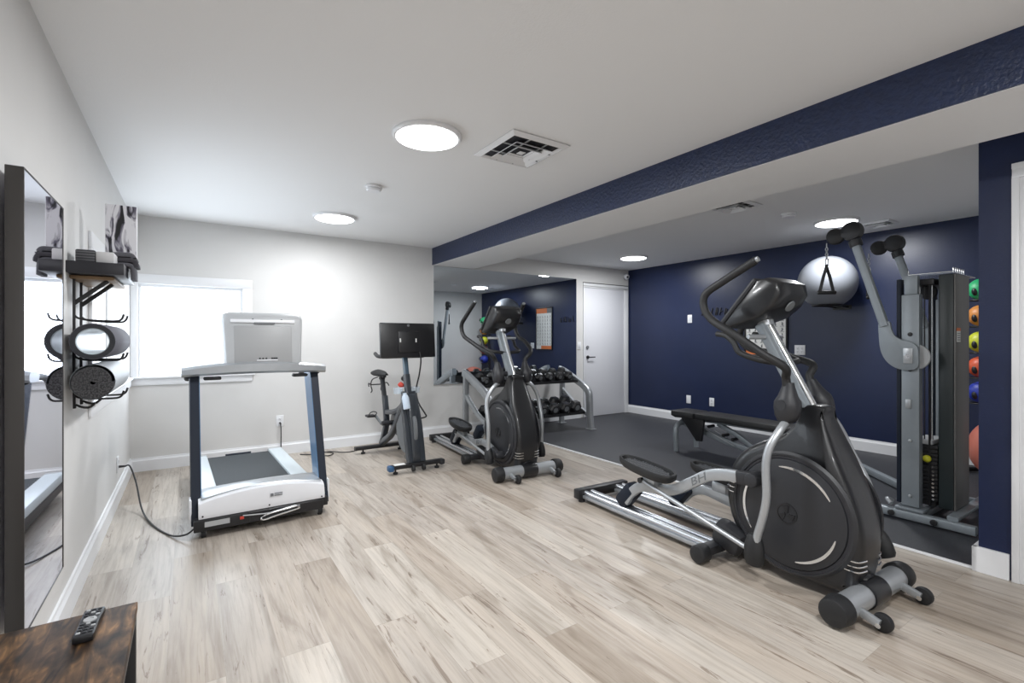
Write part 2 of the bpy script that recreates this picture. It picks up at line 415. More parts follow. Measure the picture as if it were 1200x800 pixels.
# far white door in the back wall
DX0, DX1, DZ = 4.995, 5.86, 1.985
d = struct('door_1', B().bx((DX0, YB-.012, .014), (DX1, YB-.001, DZ), bev=.003), 'door')
f = B()
f.bx((DX0-.02, YB-.022, .011), (DX0-.003, YB, DZ+.02), bev=.002)
f.bx((DX1+.003, YB-.02, .011), (DX1+.085, YB, DZ+.02), bev=.003)
f.bx((DX0-.02, YB-.02, DZ+.005), (DX1+.085, YB, DZ+.02), bev=.003)
f.bx((DX0-.02, YB-.02, DZ+.03), (DX1+.085, YB, DZ+.07), bev=.003)
f.done('door_casing', 'trim', d)
f = B(); f.bx((DX0-.02, YB-.021, DZ+.07), (DX1+.085, YB-.001, DZ+.082), bev=.001)
f.done('door_header_strip', 'frame', d)
hd = B(); hd.cyl((5.06, YB-.012, .925), (5.06, YB-.03, .925), .026, bev=.004); hd.cyl((5.06, YB-.03, .925), (5.06, YB-.06, .925), .010)
hd.tube([(5.06, YB-.06, .925), (5.10, YB-.062, .925), (5.175, YB-.06, .925)], .008, k=3)
hd.done('door_handle', 'black', d, label='black lever handle')
B().cyl((5.055, YB-.012, 1.075), (5.055, YB-.028, 1.075), .026, bev=.004).done('deadbolt', 'greyink', d, label='round dark deadbolt')
for z in (.25, 1.0, 1.75):
    B().cyl((DX1+.002, YB-.024, z-.04), (DX1+.002, YB-.024, z+.04), .007, n=10).done('hinge', 'trim', d)

# near door in the short navy wall: only its casing shows
d2 = struct('door_2', B().bx((XS+.03, -.295, .01), (XS+.07, .525, 1.975), bev=.003), 'door')
f = B()
for (y0, y1, z0, z1) in ((.525, .54, 0, 1.99), (-.31, -.295, 0, 1.99), (-.31, .54, 1.975, 1.99)):
    f.bx((XS-.004, y0, z0), (XS+.1, y1, z1))
CS = .072
for sgn, y in ((1, .533), (-1, -.303)):
    for a, bq, t in ((0, CS, .014), (CS*.62, CS, .022), (0, CS*.18, .019)):
        ya, yb = sorted((y+sgn*a, y+sgn*bq)); f.bx((XS-t, ya, 0), (XS, yb, 1.983), bev=.002)
for a, bq, t in ((0, CS, .014), (CS*.62, CS, .022), (0, CS*.18, .019)):
    f.bx((XS-t, -.303-CS, 1.983+a), (XS, .533+CS, 1.983+bq), bev=.002)
f.done('door_casing', 'trim', d2)
B().box((XS+.02, -.2, 1.0), (.02, .05, .05), bev=.01).done('door_handle', 'black', d2)

# ------------------------------------------------------------------ mirror on the back wall
mr = thing('wall_mirror', 'large frameless wall mirror behind the dumbbell rack', 'mirror', (3.675, YB, .64))
B().bx((-1.165, -.010, 0), (1.165, -.004, 1.465)).done('glass', 'mirror', mr, flat=True)
B().bx((-1.160, -.004, .005), (1.160, 0, 1.460)).done('backing', 'greyink', mr, flat=True)
B().bx((-1.168, -.014, -.012), (1.168, 0, 0), bev=.002).done('bottom_channel', 'chrome', mr)

# ------------------------------------------------------------------ ceiling fixtures
def emis(name, s, c=(.98, .99, 1.0)): return mat(name, (.9, .9, .9), .4, emit=c, estr=s)
def ceiling_light(x, y, label, power, r=.175):
    t = thing('ceiling_light', label, 'light', (x, y, H), 0, 'flush round ceiling lights')
    B().lathe([(r-.004, 0), (r+.012, 0), (r+.014, -.012), (r+.006, -.022), (r-.006, -.022), (r-.006, 0)], (0, 0, 0), (0, 0, 1), n=48).done('rim', 'trim', t)
    B().lathe([(r-.006, -.004), (r-.006, -.022), (r-.02, -.028), (r*.5, -.032), (0, -.033), ], (0, 0, 0), (0, 0, 1), n=48).done('diffuser', emis('led_diffuser', 6.0), t)
    ld = bpy.data.lights.new('ceiling_lamp', 'AREA'); ld.shape = 'DISK'; ld.size = r*1.8; ld.energy = power; ld.color = (.97, .985, 1.0)
    lo = bpy.data.objects.new('ceiling_lamp', ld); COL.objects.link(lo); lo.parent = t; lo.location = (0, 0, -.04)
    return t
ceiling_light(1.09, 2.47, 'round flush ceiling light beside the square air vent', 24)
ceiling_light(1.11, 4.59, 'round flush ceiling light nearest the window, beyond the smoke detector', 17)
ceiling_light(5.04, 4.55, 'round alcove ceiling light close to the white door', 18)
ceiling_light(5.12, 2.10, 'round alcove ceiling light above the cable machine pulley', 17)
ceiling_light(1.10, .20, 'unseen round fill light added above the near end of the room', 24)  # unseen behind the camera, added as fill from behind; carries on the row
ceiling_light(1.10, -1.55, 'unseen round fill light added closest to the near end wall', 24)  # second unseen fixture, also added for fill from behind

def vent(x0, x1, y0, y1, label):
    cx, cy = (x0+x1)/2, (y0+y1)/2; w, h = (x1-x0)/2, (y1-y0)/2
    t = thing('ceiling_vent', label, 'vent', (cx, cy, H))
    B().bx((-w*.86, -h*.86, -.006), (w*.86, h*.86, -.001)).done('duct_opening', 'ink', t, flat=True)
    def sq(b, s0, s1, z0, z1):
        # sloping square ring louvre, s0 outer half-size fraction at z0, s1 inner at z1
        th = .004
        for sx in (0, 1, 2, 3):
            c, s_ = math.cos(sx*PI/2), math.sin(sx*PI/2)
            def P(a, bb_, z):
                u, v = a*c-bb_*s_, a*s_+bb_*c
                return V((u*w, v*h, z))
            pts = [P(-s0, s0, z0), P(s0, s0, z0), P(s1, s1, z1), P(-s1, s1, z1)]
            b.loft([pts, [p+V((0, 0, -th)) for p in pts]])
    b = B(); sq(b, 1.0, .86, -.003, -.016); sq(b, .86, .80, -.016, -.004); b.done('frame', 'trim', t, flat=True)
    for k, s in enumerate((.62, .38)):
        b = B(); sq(b, s+.02, s-.13, -.028, -.008); b.done('louvre', 'trim', t, flat=True)
    B().bx((-w*.10, -h*.10, -.022), (w*.10, h*.10, -.018), bev=.003).done('centre_plate', 'trim', t)
    b = B()
    for k in (-1, 1):
        b.bx((k*w*.3-.003, -h*.85, -.018), (k*w*.3+.003, h*.85, -.012)); b.bx((-w*.85, k*h*.3-.003, -.0185), (w*.85, k*h*.3+.003, -.0125))
    b.done('cross_bars', 'lightgrey', t, flat=True)
vent(1.44, 1.84, 2.14, 2.57, 'square white ceiling vent with concentric louvres beside the round light')
vent(3.66, 3.98, 2.18, 2.50, 'square alcove ceiling vent half hidden by the beam')
vent(5.42, 5.66, 1.78, 2.02, 'small square ceiling vent above the cable machine')
def smoke(x, y, label):
    t = thing('smoke_detector', label, 'smoke detector', (x, y, H))
    B().lathe([(.05, 0), (.062, -.002), (.064, -.014), (.058, -.016), (0, -.016)], (0, 0, 0), (0, 0, 1)).done('base', 'trim', t)
    B().lathe([(.052, -.016), (.054, -.03), (.045, -.038), (0, -.040)], (0, 0, 0), (0, 0, 1)).done('cover', 'white', t)
smoke(1.127, 3.514, 'white smoke detector between the two round lights')
smoke(4.455, 2.21, 'white smoke detector on the alcove ceiling beyond the beam')
t = thing('security_camera', 'small white security camera in the top corner above the door', 'camera', (5.88, YB, 2.21))
B().box((0, -.012, .0), (.05, .024, .05), bev=.006).done('mount', 'trim', t)
B().ball((-.02, -.062, -.004), .046, 20, 14).done('body', 'white', t)
B().cyl((-.038, -.100, -.012), (-.044, -.110, -.015), .017).done('lens', 'ink', t)

# ------------------------------------------------------------------ outlets and switches
def plate(name, label, cat, p, face, w=.072, h=.115, kind='outlet', gang=1):
    rz = {'-y': 0, '-x': -PI/2, '+x': PI/2}[face]
    t = thing(name, label, cat, p, rz)
    B().box((0, -.004, 0), (w, .008, h), bev=.003).done('plate', 'trim', t)
    if kind == 'outlet':
        for k in range(gang):
            x = (k-(gang-1)/2)*.046
            for z in (-.02, .02):
                b = B(); b.box((x, -.009, z), (.030, .004, .028), bev=.002); b.done('receptacle', 'white', t)
                b = B()
                for dx in (-.006, .006): b.box((x+dx, -.0112, z+.004), (.0025, .001, .009))
                b.cyl((x, -.0108, z-.008), (x, -.0118, z-.008), .003, n=8); b.done('slots', 'ink', t)
    elif kind == 'switch':
        B().box((0, -.010, 0), (.03, .008, .062), rot=(.06, 0, 0), bev=.002).done('rocker', 'white', t)
    return t
plate('power_outlet', 'white outlet on the back wall with a black cord behind the treadmill', 'outlet', (.78, YB, .35), '-y')
plate('power_outlet', 'white outlet low on the left wall feeding the treadmill cord', 'outlet', (XL, 4.58, .27), '+x')
plate('light_switch', 'white light switch between the mirror and the white door', 'switch', (4.90, YB, 1.10), '-y', kind='switch')
plate('light_switch', 'white switch plate on the navy wall level with the dark lettering', 'switch', (XB, 4.33, 1.49), '-x', kind='switch')
plate('power_outlet', 'white blank plate low on the navy wall nearest the door', 'outlet', (XB, 4.35, .335), '-x', kind='blank')
plate('power_outlet', 'white outlet low on the navy wall, second from the door', 'outlet', (XB, 3.98, .335), '-x')
plate('power_outlet', 'wide double outlet on the navy wall right of the poster', 'outlet', (XB, 2.83, 1.07), '-x', w=.118, gang=2)

# ------------------------------------------------------------------ poster and lettering on navy wall
t = thing('exercise_poster', 'black framed exercise chart with orange bands on the navy wall', 'poster', (XB, 3.235, .985), -PI/2)
W_, HH = .54, .86    # local x = along wall, local -y = out of the wall
f = B()
for lo, hi in (((-W_/2, -.022, 0), (W_/2, 0, .02)), ((-W_/2, -.022, HH-.02), (W_/2, 0, HH)), ((-W_/2, -.022, .02), (-W_/2+.02, 0, HH-.02)), ((W_/2-.02, -.022, .02), (W_/2, 0, HH-.02))):
    f.bx(lo, hi, bev=.003)
f.done('frame', 'black', t)
B().bx((-W_/2+.02, -.012, .02), (W_/2-.02, -.006, HH-.02)).done('sheet', 'paper', t, flat=True)
B().bx((-W_/2+.17, -.0135, HH-.12), (W_/2-.02, -.012, HH-.02)).done('header_band', 'orange', t, flat=True)
B().bx((-W_/2+.02, -.0135, HH-.12), (-W_/2+.17, -.012, HH-.02)).done('header_block', 'greyink', t, flat=True)
B().bx((-W_/2+.02, -.0135, .02), (W_/2-.18, -.012, .085)).done('footer_band', 'orange', t, flat=True)
f = B()
for r_ in range(9):
    for c_ in range(6):
        x = -W_/2+.065+c_*.082; z = .125+r_*.068
        f.box((x, -.013, z+.016), (.012, .002, .012)); f.box((x+random.uniform(-.004, .004), -.013, z), (.016, .002, .022), rot=(0, random.uniform(-.6, .6), 0))
        f.box((x+random.uniform(-.008, .008), -.013, z-.015), (.022, .002, .008), rot=(0, random.uniform(-.8, .8), 0))
        f.box((x, -.013, z-.028), (.05, .002, .004))
f.done('exercise_figures', 'greyink', t, flat=True)
t = thing('wall_lettering', 'dark slanted lettering mounted on the navy wall behind the elliptical handle', 'lettering', (XB, 3.93, 1.575), -PI/2)
xx = -.19
for k, wd in enumerate((.035, .022, .022, .022, .030, .022)):
    b = B(); hgt = (.12, .07, .10, .11, .10, .09)[k]
    b.box((xx, -.008, hgt/2-.05), (.010, .014, hgt), rot=(0, .22, 0), bev=.002)
    if k in (0, 3, 4): b.box((xx+wd*.6, -.008, .0), (wd, .012, .009), rot=(0, -.3, 0), bev=.002)
    if k in (1, 3, 5): b.box((xx+wd, -.008, hgt/2-.055), (.009, .012, hgt*.9), rot=(0, .22, 0), bev=.002)
    b.done('letter', 'ink', t); xx += wd+.042

# ------------------------------------------------------------------ stability balls
t = thing('stability_ball', 'pale grey stability ball held on the navy wall bracket', 'ball', (5.62, 2.39, 1.80))
B().ball((0, 0, 0), .275, 40, 24, zmin=-.86).done('ball', mat('pale_grey_vinyl', (.22, .235, .265), .42, bump=.02), t)
B().lathe([(.018, 0), (.016, -.006), (0, -.008)], (-.17, .05, .205), (-.62, .2, .75), n=16).done('valve_plug', 'lightgrey', t)
t = thing('ball_bracket', 'black ring bracket holding the grey ball off the navy wall', 'bracket', (XB, 2.39, 1.555))
B().tube([(-.35+.135*math.cos(a), .135*math.sin(a), 0) for a in [i*PI/6 for i in range(12)]], .008, closed=True, k=3).done('ring', 'black', t)
b = B()
for s in (-1, 1): b.tube([(-.235, s*.08, 0), (-.12, s*.06, -.005), (-.006, s*.06, -.01)], .008, k=3)
b.box((-.004, 0, -.01), (.008, .18, .05), bev=.002); b.done('arms', 'black', t)
t = thing('stability_ball', 'salmon pink stability ball on the floor behind the cable machine', 'ball', (5.58, 1.0, .283))
B().ball((0, 0, 0), .272, 40, 24).done('ball', mat('salmon_vinyl', (.56, .17, .12), .4), t)
B().lathe([(.018, 0), (.016, .006), (0, .008)], (0, 0, .27), (0, 0, 1), n=16).done('valve_plug', 'lightgrey', t)

# ------------------------------------------------------------------ medicine ball tree
RX, RY = 5.75, 1.24
t = thing('ball_rack', 'black upright medicine ball rack in the alcove corner', 'rack', (RX, RY, .01))
B().cyl((.12, 0, 0), (.12, 0, 1.78), .022).done('post', 'black', t)
b = B(); b.tube([(-.15, .22, .02), (.12, 0, .03)], .02, smooth=False); b.tube([(.17, .30, .02), (.14, .1, .025), (.12, 0, .03), (.16, -.2, .02)], .02, k=3); b.done('base', 'black', t)
BALLZ = [(.71, 'blue', (.02, .04, .35)), (.93, 'red orange', (.62, .09, .03)), (1.15, 'yellow', (.55, .58, .03)), (1.38, 'orange', (.62, .24, .05)), (1.61, 'green', (.03, .42, .16))]
for z, nm, c in BALLZ:
    b = B(); b.tube([(.04+.08*math.cos(a)-.04, -.02+.08*math.sin(a), z-.085) for a in [i*PI/4 for i in range(8)]], .006, closed=True, k=2); b.tube([(.07, -.01, z-.085), (.12, 0, z-.085)], .006, smooth=False)
    b.done('ball_cradle', 'black', t)
for z, nm, c in BALLZ:
    k = thing('medicine_ball', nm+' medicine ball with dark grip holes on the corner rack', 'ball', (RX, RY-.02, z+.022), 0, 'medicine balls on the corner rack')
    B().ball((0, 0, 0), .093, 28, 18).done('shell', mat(nm.replace(' ', '_')+'_rubber', c, .45, bump=.05), k)
    for s in (-1, 1):
        B().ball((-.062, -.045*s-.02, .02*s), (.036, .026, .040), 16, 10).done('grip_recess', 'black', k)
    b = B(); b.tube([V((-.088*math.cos(a), -.03, .088*math.sin(a))) for a in (-.6, -.2, .2, .6)], .008, k=3); b.done('grip_handle', mat(nm.replace(' ', '_')+'_rubber', c), k)

# ------------------------------------------------------------------ elliptical trainer
def inter(a, b, t): return a+(b-a)*t
def elliptical(loc, rz, label, near_rot, far_rot, crank):
    """local frame: origin on the floor under the front stabiliser, +y towards the user, x=-1 side is the side seen"""
    t = thing('elliptical_trainer', label, 'elliptical trainer', loc, rz, 'black and silver elliptical trainers')
    # front stabiliser
    s = B().cyl((-.27, 0, .066), (.27, 0, .066), .050, n=28).done('front_stabilizer', 'silver', t)
    for k in (-1, 1):
        B().cyl((k*.255, 0, .066), (k*.335, 0, .066), .063, .058, n=28, bev=.012).done('end_cap', 'softblack', s)
        x = k*.20
        b = B(); b.tube([(x, -.045, .060), (x, -.115, .040)], .01, smooth=False, sq=(.022, .034)); b.done('wheel_bracket', 'silver', s)
        B().cyl((x+.014, -.115, .038), (x+.044, -.115, .038), .037, n=24, bev=.006).done('transport_wheel', 'softblack', s)
        B().cyl((x-.018, -.115, .038), (x-.010, -.115, .038), .010, n=12).done('wheel_bolt', 'chrome', s)
    b = B()
    prof = [(.056, -.07), (.060, -.055), (.060, .055), (.056, .07)]
    b.lathe(prof, (0, 0, .066), (1, 0, 0), n=28); b.tube([(0, .02, .09), (0, .12, .15), (0, .2, .2)], .055, k=4)
    b.done('stabilizer_clamp', 'charcoal', t)
    b = B(); b.cyl((.05, .02, .12), (.05, .012, .155), .008, n=10); b.cyl((-.05, .02, .12), (-.05, .012, .155), .008, n=10); b.done('clamp_bolts', 'black', t)
    # drive shroud
    out = [(.045, .055), (.42, .055), (.52, .11), (.60, .20), (.635, .30), (.64, .40), (.61, .52), (.54, .61), (.44, .675), (.34, .725),
           (.285, .80), (.265, .87), (.165, .87), (.165, .82), (.105, .68), (.045, .54), (.005, .42), (-.012, .32), (-.008, .22), (.012, .12)]
    out = [(p.x, p.y) for p in catmull([(a, c, 0) for a, c in out], 3, True)]
    def inset(q):
        n = len(out); r_ = []
        for i in range(n):
            a, c = V((*out[i-1],)), V((*out[(i+1) % n],)); tt = (c-a).normalized(); r_.append((out[i][0]-tt.y*q, out[i][1]+tt.x*q))
        return r_
    b = B(); rings = []
    for q, x in ((.050, -.118), (.030, -.116), (.012, -.104), (.003, -.085), (0, -.06), (0, .06), (.003, .085), (.012, .104), (.030, .116), (.050, .118)):
        rr = []; full = out; ins = inset(q)
        for (y0_, z0_), (y1_, z1_) in zip(full, ins):
            f_ = max(.25, min(1, 1-(z0_-.62)*4)); y, z = y0_+(y1_-y0_)*f_, z0_+(z1_-z0_)*f_
            w = 1.0 if z < .62 else max(.45, 1-(z-.62)*2.2)
            rr.append(V((x*w, y, z)))
        rings.append(rr)
    b.loft(rings); sh = b.done('drive_shroud', 'charcoal', t, ang=50)
    cy, cz = .29, .352
    for k in (-1, 1):
        x = k*.118
        b = B(); b.lathe([(.292, 0), (.296, .010), (.284, .020), (.276, .020), (.272, .008), (.262, .008), (.258, .020), (.22, .027), (.10, .031), (0, .031)], (x-k*.006, cy, cz), (k, 0, 0), n=64)
        dsk = b.done('flywheel_cover', 'charcoal2', t)
        b = B(); b.lathe([(.262, .0045), (.277, .0045), (.277, .0095), (.262, .0095)], (x, cy, cz), (k, 0, 0), n=64, closed=True); b.done('cover_groove', 'ink', dsk)
        for a0, a1, r0 in ((30, 100, .222), (150, 215, .222), (-80, -15, .222)):
            b = B(); n = 18; rings = []
            for i in range(n+1):
                f_ = i/n; a = math.radians(a0+(a1-a0)*f_); wd = .002+.0045*math.sin(PI*f_)**.5
                c_, s_ = math.cos(a), math.sin(a); q = -1 if k < 0 else 1
                xx0, xx1 = x+k*.0135, x+k*.0245
                rings.append([V((xx0, cy-c_*(r0-wd), cz+s_*(r0-wd))), V((xx0, cy-c_*(r0+wd), cz+s_*(r0+wd))), V((xx1, cy-c_*(r0+wd), cz+s_*(r0+wd))), V((xx1, cy-c_*(r0-wd), cz+s_*(r0-wd)))])
            b.loft(rings); b.done('cover_arc', 'chrome', dsk)
        b = B(); b.lathe([(.050, .018), (.050, .0275), (.043, .0275), (.041, .022), (.041, .018)], (x, cy, cz), (k, 0, 0), n=32, closed=True)
        for i in range(3):
            a = math.radians(90+120*i); pts = []
            for dr, da in ((.008, .9), (.040, .25), (.040, -.55), (.012, -.5)): pts.append((cy+dr*math.cos(a+da), cz+dr*math.sin(a+da)))
            lo, hi = sorted((x+k*.02, x+k*.030)); b.prism(pts, 'x', lo, hi)
        b.done('hub_emblem', 'black', dsk)
        for zz in (.175, .197, .219):
            B().tube([(k*.119, .052, zz+.004), (k*.1175, .024, zz+.002), (k*.107, .003, zz), (k*.085, -.007, zz), (k*.055, -.0105, zz)], .0034, k=4, n=6).done('vent_line', 'chrome', sh)
        for zz in (.375, .400, .425):
            B().tube([(k*.1195, .580, zz), (k*.118, .608, zz), (k*.107, .629, zz), (k*.085, .638, zz)], .0034, k=4, n=6).done('vent_line', 'chrome', sh)
    # frame under the shroud and rails
    b = B(); b.bx((-.05, .05, .045), (.05, .72, .085), bev=.008); b.bx((-.26, .63, .04), (.26, .70, .085), bev=.008); b.done('base_frame', 'charcoal2', t)
    for k in (-1, 1):
        B().cyl((k*.25, .665, .052), (k*.325, .665, .052), .047, n=24, bev=.01).done('foot_wheel', 'softblack', t)
        B().box((k*.13, .60, .13), (.10, .17, .14), rot=(.35, 0, 0), bev=.035).done('crank_housing', 'charcoal2', t)
        ch = B().bx((k*.155-.055, .66, .030), (k*.155+.055, 1.76, .052), bev=.004).done('rail_channel', 'silver', t)
        for q in (-1, 1):
            B().cyl((k*.155+q*.030, .66, .068), (k*.155+q*.030, 1.76, .068), .017, n=16).done('guide_rail', 'railsteel', ch)
    b = B(); b.bx((-.245, 1.735, .022), (.245, 1.80, .092), bev=.008); b.done('rear_bracket', 'black', t)
    for k in (-1, 1): B().cyl((k*.20, 1.76, 0), (k*.20, 1.76, .024), .024, n=14).done('levelling_foot', 'softblack', t)
    # mast and console
    m0, m1 = V((0, .25, .83)), V((0, .50, 1.27))
    b = B(); b.tube([V((-.02, .235, .80)), m1+V((-.02, -.01, 0))], .01, smooth=False, sq=(.070, .050)); b.done('mast', 'steelgrey', t)
    b = B(); b.tube([V((.0, .205, .80)), V((.0, .475, 1.29))], .020, smooth=False, n=14); b.done('mast_tube', 'chrome', t)
    c = B()
    # console body: swept section in (y,z) lofted across x
    sec = [(.64, 1.268), (.62, 1.25), (.52, 1.275), (.43, 1.305), (.36, 1.36), (.325, 1.42), (.335, 1.475), (.39, 1.505), (.44, 1.495)]
    rings = []
    for x, q in ((-.137, .80), (-.133, .91), (-.122, .97), (-.07, 1.0), (0, 1.01), (.07, 1.0), (.122, .97), (.133, .91), (.137, .80)):
        my, mz = .53, 1.40; rings.append([V((x, my+(y-my)*inter(1, q, .8), mz+(z-mz)*inter(1, q, .55))) for y, z in sec])
    c.loft(rings); con = c.done('console', 'charcoal', t, ang=50)
    # user-side screen plate
    Rt = Matrix.Rotation(math.atan2(-(1.54-1.262), .24)+PI, 3, 'X')
    dirv = V((0, -.20, .227)).normalized(); nv = V((0, .227, .20)).normalized(); ce = V((0, .54, 1.382))
    Rm = Matrix((V((1, 0, 0)), dirv, V((1, 0, 0)).cross(dirv))).transposed()
    if (Rm @ V((0, 0, 1))).y < 0: Rm = Matrix((V((-1, 0, 0)), dirv, V((-1, 0, 0)).cross(dirv))).transposed()
    B().box(ce+nv*.012, (.295, .30, .030), rot=Rm, bev=.02).done('screen_bezel', 'charcoal2', con)
    B().box(ce+nv*.028+dirv*.05, (.20, .12, .004), rot=Rm, bev=.001).done('display', 'ink', con)
    B().tube([(-.12, .63, 1.275), (-.09, .665, 1.275), (.09, .665, 1.275), (.12, .63, 1.275)], .009, k=4).done('book_ledge', 'charcoal2', con)
    B().lathe([(.030, -.002), (.028, .004), (0, .005)], (0, .352, 1.36), (0, -.8, -.55), n=24).done('back_emblem', 'greyink', con)
    B().cyl((0, .478, 1.265), (0, .485, 1.30), .04, n=20).done('console_neck', 'silver', con)
    # fixed handlebar
    fh = B().tube([(-.15, .485, 1.205), (-.05, .455, 1.205), (.05, .455, 1.205), (.15, .485, 1.205)], .013, k=5).done('fixed_handlebar', 'silver', t)
    for k in (-1, 1):
        B().tube([(k*.02, .37, 1.07), (k*.11, .375, 1.078), (k*.158, .43, 1.092), (k*.17, .52, 1.125), (k*.17, .552, 1.175), (k*.167, .60, 1.212), (k*.165, .655, 1.222)], .0155, k=5).done('handle_grip', 'softblack', fh)
    # pivot boots on the axle
    B().cyl((-.20, .29, .88), (.20, .29, .88), .024, n=16).done('pivot_axle', 'charcoal2', t)
    piv = V((0, .29, .88))
    P = []
    for k, rot in ((-1, near_rot), (1, far_rot)):
        Rx = Matrix.Rotation(rot, 3, 'X')
        def T(x, y, z): return piv+Rx @ (V((0, y, z))-piv+V((0, 0, 0)))+V((k*x, 0, 0))
        b = B()
        b.loft([[T(.15+.058*cx*q, .285+yy, zz) if False else T(.145+.055*q*math.cos(a), .285+.062*q*math.sin(a)+yy, zz) for a in [i*2*PI/20 for i in range(20)]] for zz, q, yy in
                ((.79, .45, .005), (.80, .66, .004), (.825, .90, .002), (.86, 1.0, 0), (.89, .98, 0), (.92, .72, -.002), (.96, .50, -.004), (.985, .40, -.005))])
        b.done('pivot_boot', 'charcoal2', t)
        lk = B().tube([T(.15, .287, .80), T(.20, .287, .765), T(.255, .305, .69), T(.275, .315, .60), T(.278, .31, .45), T(.278, .33, .34), T(.278, .355, .25), T(.278, .36, .20)], .0185, k=5, n=14).done('swing_link', 'silver', t)
        foot = T(.272, .375, .165)
        b = B(); ax_ = Rx @ V((0, .18, -.98))
        b.loft([[foot+Rx @ V((.036*q*math.cos(a), .05*q*math.sin(a), h)) for a in [i*2*PI/18 for i in range(18)]] for h, q in ((.085, .5), (.07, .72), (.03, .95), (-.01, 1.0), (-.045, .92), (-.062, .7))])
        b.done('link_boot', 'softblack', t)
        hb = B().tube([T(.15, .285, .96), T(.16, .285, 1.01), T(.205, .265, 1.06), T(.26, .335, 1.12), T(.295, .47, 1.22), T(.30, .585, 1.29), T(.30, .636, 1.36), T(.30, .625, 1.43), T(.285, .53, 1.49), T(.265, .37, 1.575)], .0195, k=6, n=14).done('moving_handlebar', 'softblack', t)
        tip = T(.265, .37, 1.575); tip2 = T(.2635, .358, 1.581)
        B().cyl(tip, tip2, .014, n=12).done('handle_end_plug', 'silver', hb)
        # crank pin and pedal arm
        th = crank if k < 0 else crank+PI
        pin = V((k*.17, .29+.215*math.cos(th), .345+.19*math.sin(th)))
        ry = 1.245+.12*math.cos(th)
        ref = [(1.36, .125), (1.30, .20), (1.21, .262), (1.08, .285), (.96, .315), (.83, .395), (.72, .465), (.60, .50), (.46, .515)]
        pts = []
        for y, z in ref:
            s_ = (1.36-y)/.90
            pts.append(V((k*.185, inter(ry, pin.y, s_), z+(pin.z-.515)*s_**1.2)))
        arm = B().tube(pts, .02, k=5, sq=(.034, .062), up=(0, 0, 1)).done('pedal_arm', 'silver', t)
        B().cyl(pin+V((-k*.04, 0, 0)), pin+V((k*.045, 0, 0)), .036, n=24, bev=.008).done('crank_joint', 'charcoal2', t)
        B().tube([pts[-1], pts[-1]*.4+pts[-2]*.6], .02, smooth=False, sq=(.042, .068)).done('arm_sleeve', 'charcoal2', arm)
        # lettering on the arm
        i0 = pts[5]*.55+pts[6]*.45; dv = (pts[6]-pts[5]).normalized()
        for side in (-1, 1):
            xa = V((0, dv.y, dv.z))*side
            Rl = Matrix((xa if side < 0 else xa, V((0, 0, 0)), V((0, 0, 0))))
            ex = V((0, -dv.y, -dv.z)) if False else None
            tx = dv if (side < 0) == (True) else -dv
            # seen from -x the text must run towards -y (picture right)
            tx = V((0, -abs(dv.y), -dv.z*(1 if dv.y > 0 else -1))) if side < 0 else V((0, abs(dv.y), dv.z*(1 if dv.y > 0 else -1)))
            nz = V((side, 0, 0)); ty = nz.cross(tx)
            mt = Matrix.Translation(i0+V((side*.0175, 0, 0))) @ Matrix((tx, ty, nz)).transposed().to_4x4()
            B().text('BH', .060, mt @ Matrix.Diagonal((1.55, 1, 1, 1)), .0015, shear=.25).done('arm_lettering', 'greyink', arm, flat=True)
        # roller carriage
        R0 = V((k*.155, ry, .125))
        b = B(); b.box(R0+V((0, .0, .035)), (.100, .185, .10), rot=(-.85, 0, 0), bev=.025); cg = b.done('roller_carriage', 'darkslate', t)
        for q in (-1, 1): B().cyl(R0+V((q*.030-.011, .03, -.012)), R0+V((q*.030+.011, .03, -.012)), .030, n=20, bev=.005).done('roller_wheel', 'softblack', cg)
        # foot pedal
        pc = pts[2]*.4+pts[3]*.6
        yaw = 0
        base = V((k*.225, pc.y+.01, pc.z+.125))
        br = B(); br.box(V((k*.205, pc.y-.02, pc.z+.055)), (.075, .10, .07), bev=.012); br.done('pedal_bracket', 'silver', t)
        Rp = Matrix.Rotation(.10, 3, 'X')
        hl, hw = .215, .080
        def oval(q, z, e=1.0):
            o_ = []
            for i in range(28):
                a = i*2*PI/28; c_, s_ = math.cos(a), math.sin(a)
                wv = 1-.13*s_
                o_.append(base+Rp @ V((hw*q*wv*math.copysign(abs(c_)**.75, c_), hl*q*math.copysign(abs(s_)**.85, s_), z)))
            return o_
        b = B(); b.loft([oval(.70, -.032), oval(.88, -.028), oval(.98, -.008), oval(1.0, .016), oval(.97, .024), oval(.90, .022), oval(.86, .004), oval(.5, .002)]); pd = b.done('foot_pedal', 'softblack', t)
        b = B()
        for iy in range(-8, 9):
            for ix in range(-3, 4):
                if (ix/3.6)**2+(iy/9.0)**2 < .93: b.box(base+Rp @ V((ix*.0185+(iy % 2)*.004, iy*.0195, .0065)), (.010, .011, .008), rot=(0, 0, .78))
        b.done('pedal_tread', mat('grey_tread', (.10, .105, .115), .5), pd, flat=True)  # paler grey than the pedal, which makes the tread pattern visible
        # rod from pedal to link
        rs = V((k*.245, pc.y+.03, pc.z+.05)); rod = B().cyl(foot+V((-k*.0, .015, .0)), rs, .0125, n=12).done('connecting_rod', 'silver', t)
        B().cyl(rs+V((-k*.03, 0, 0)), rs+V((k*.018, 0, 0)), .017, n=14).done('rod_joint', 'black', rod)
    return t
D = math.radians
elliptical((2.525, .90, 0), D(-2.5), 'near black elliptical trainer in front of the navy wall, its grooved pedal raised', 0.0, D(-25), D(48))
elliptical((2.435, 3.385, .0), D(-4.0), 'farther elliptical trainer standing between the exercise bike and the dumbbell rack', D(-12.5), D(-12.5), D(-110))

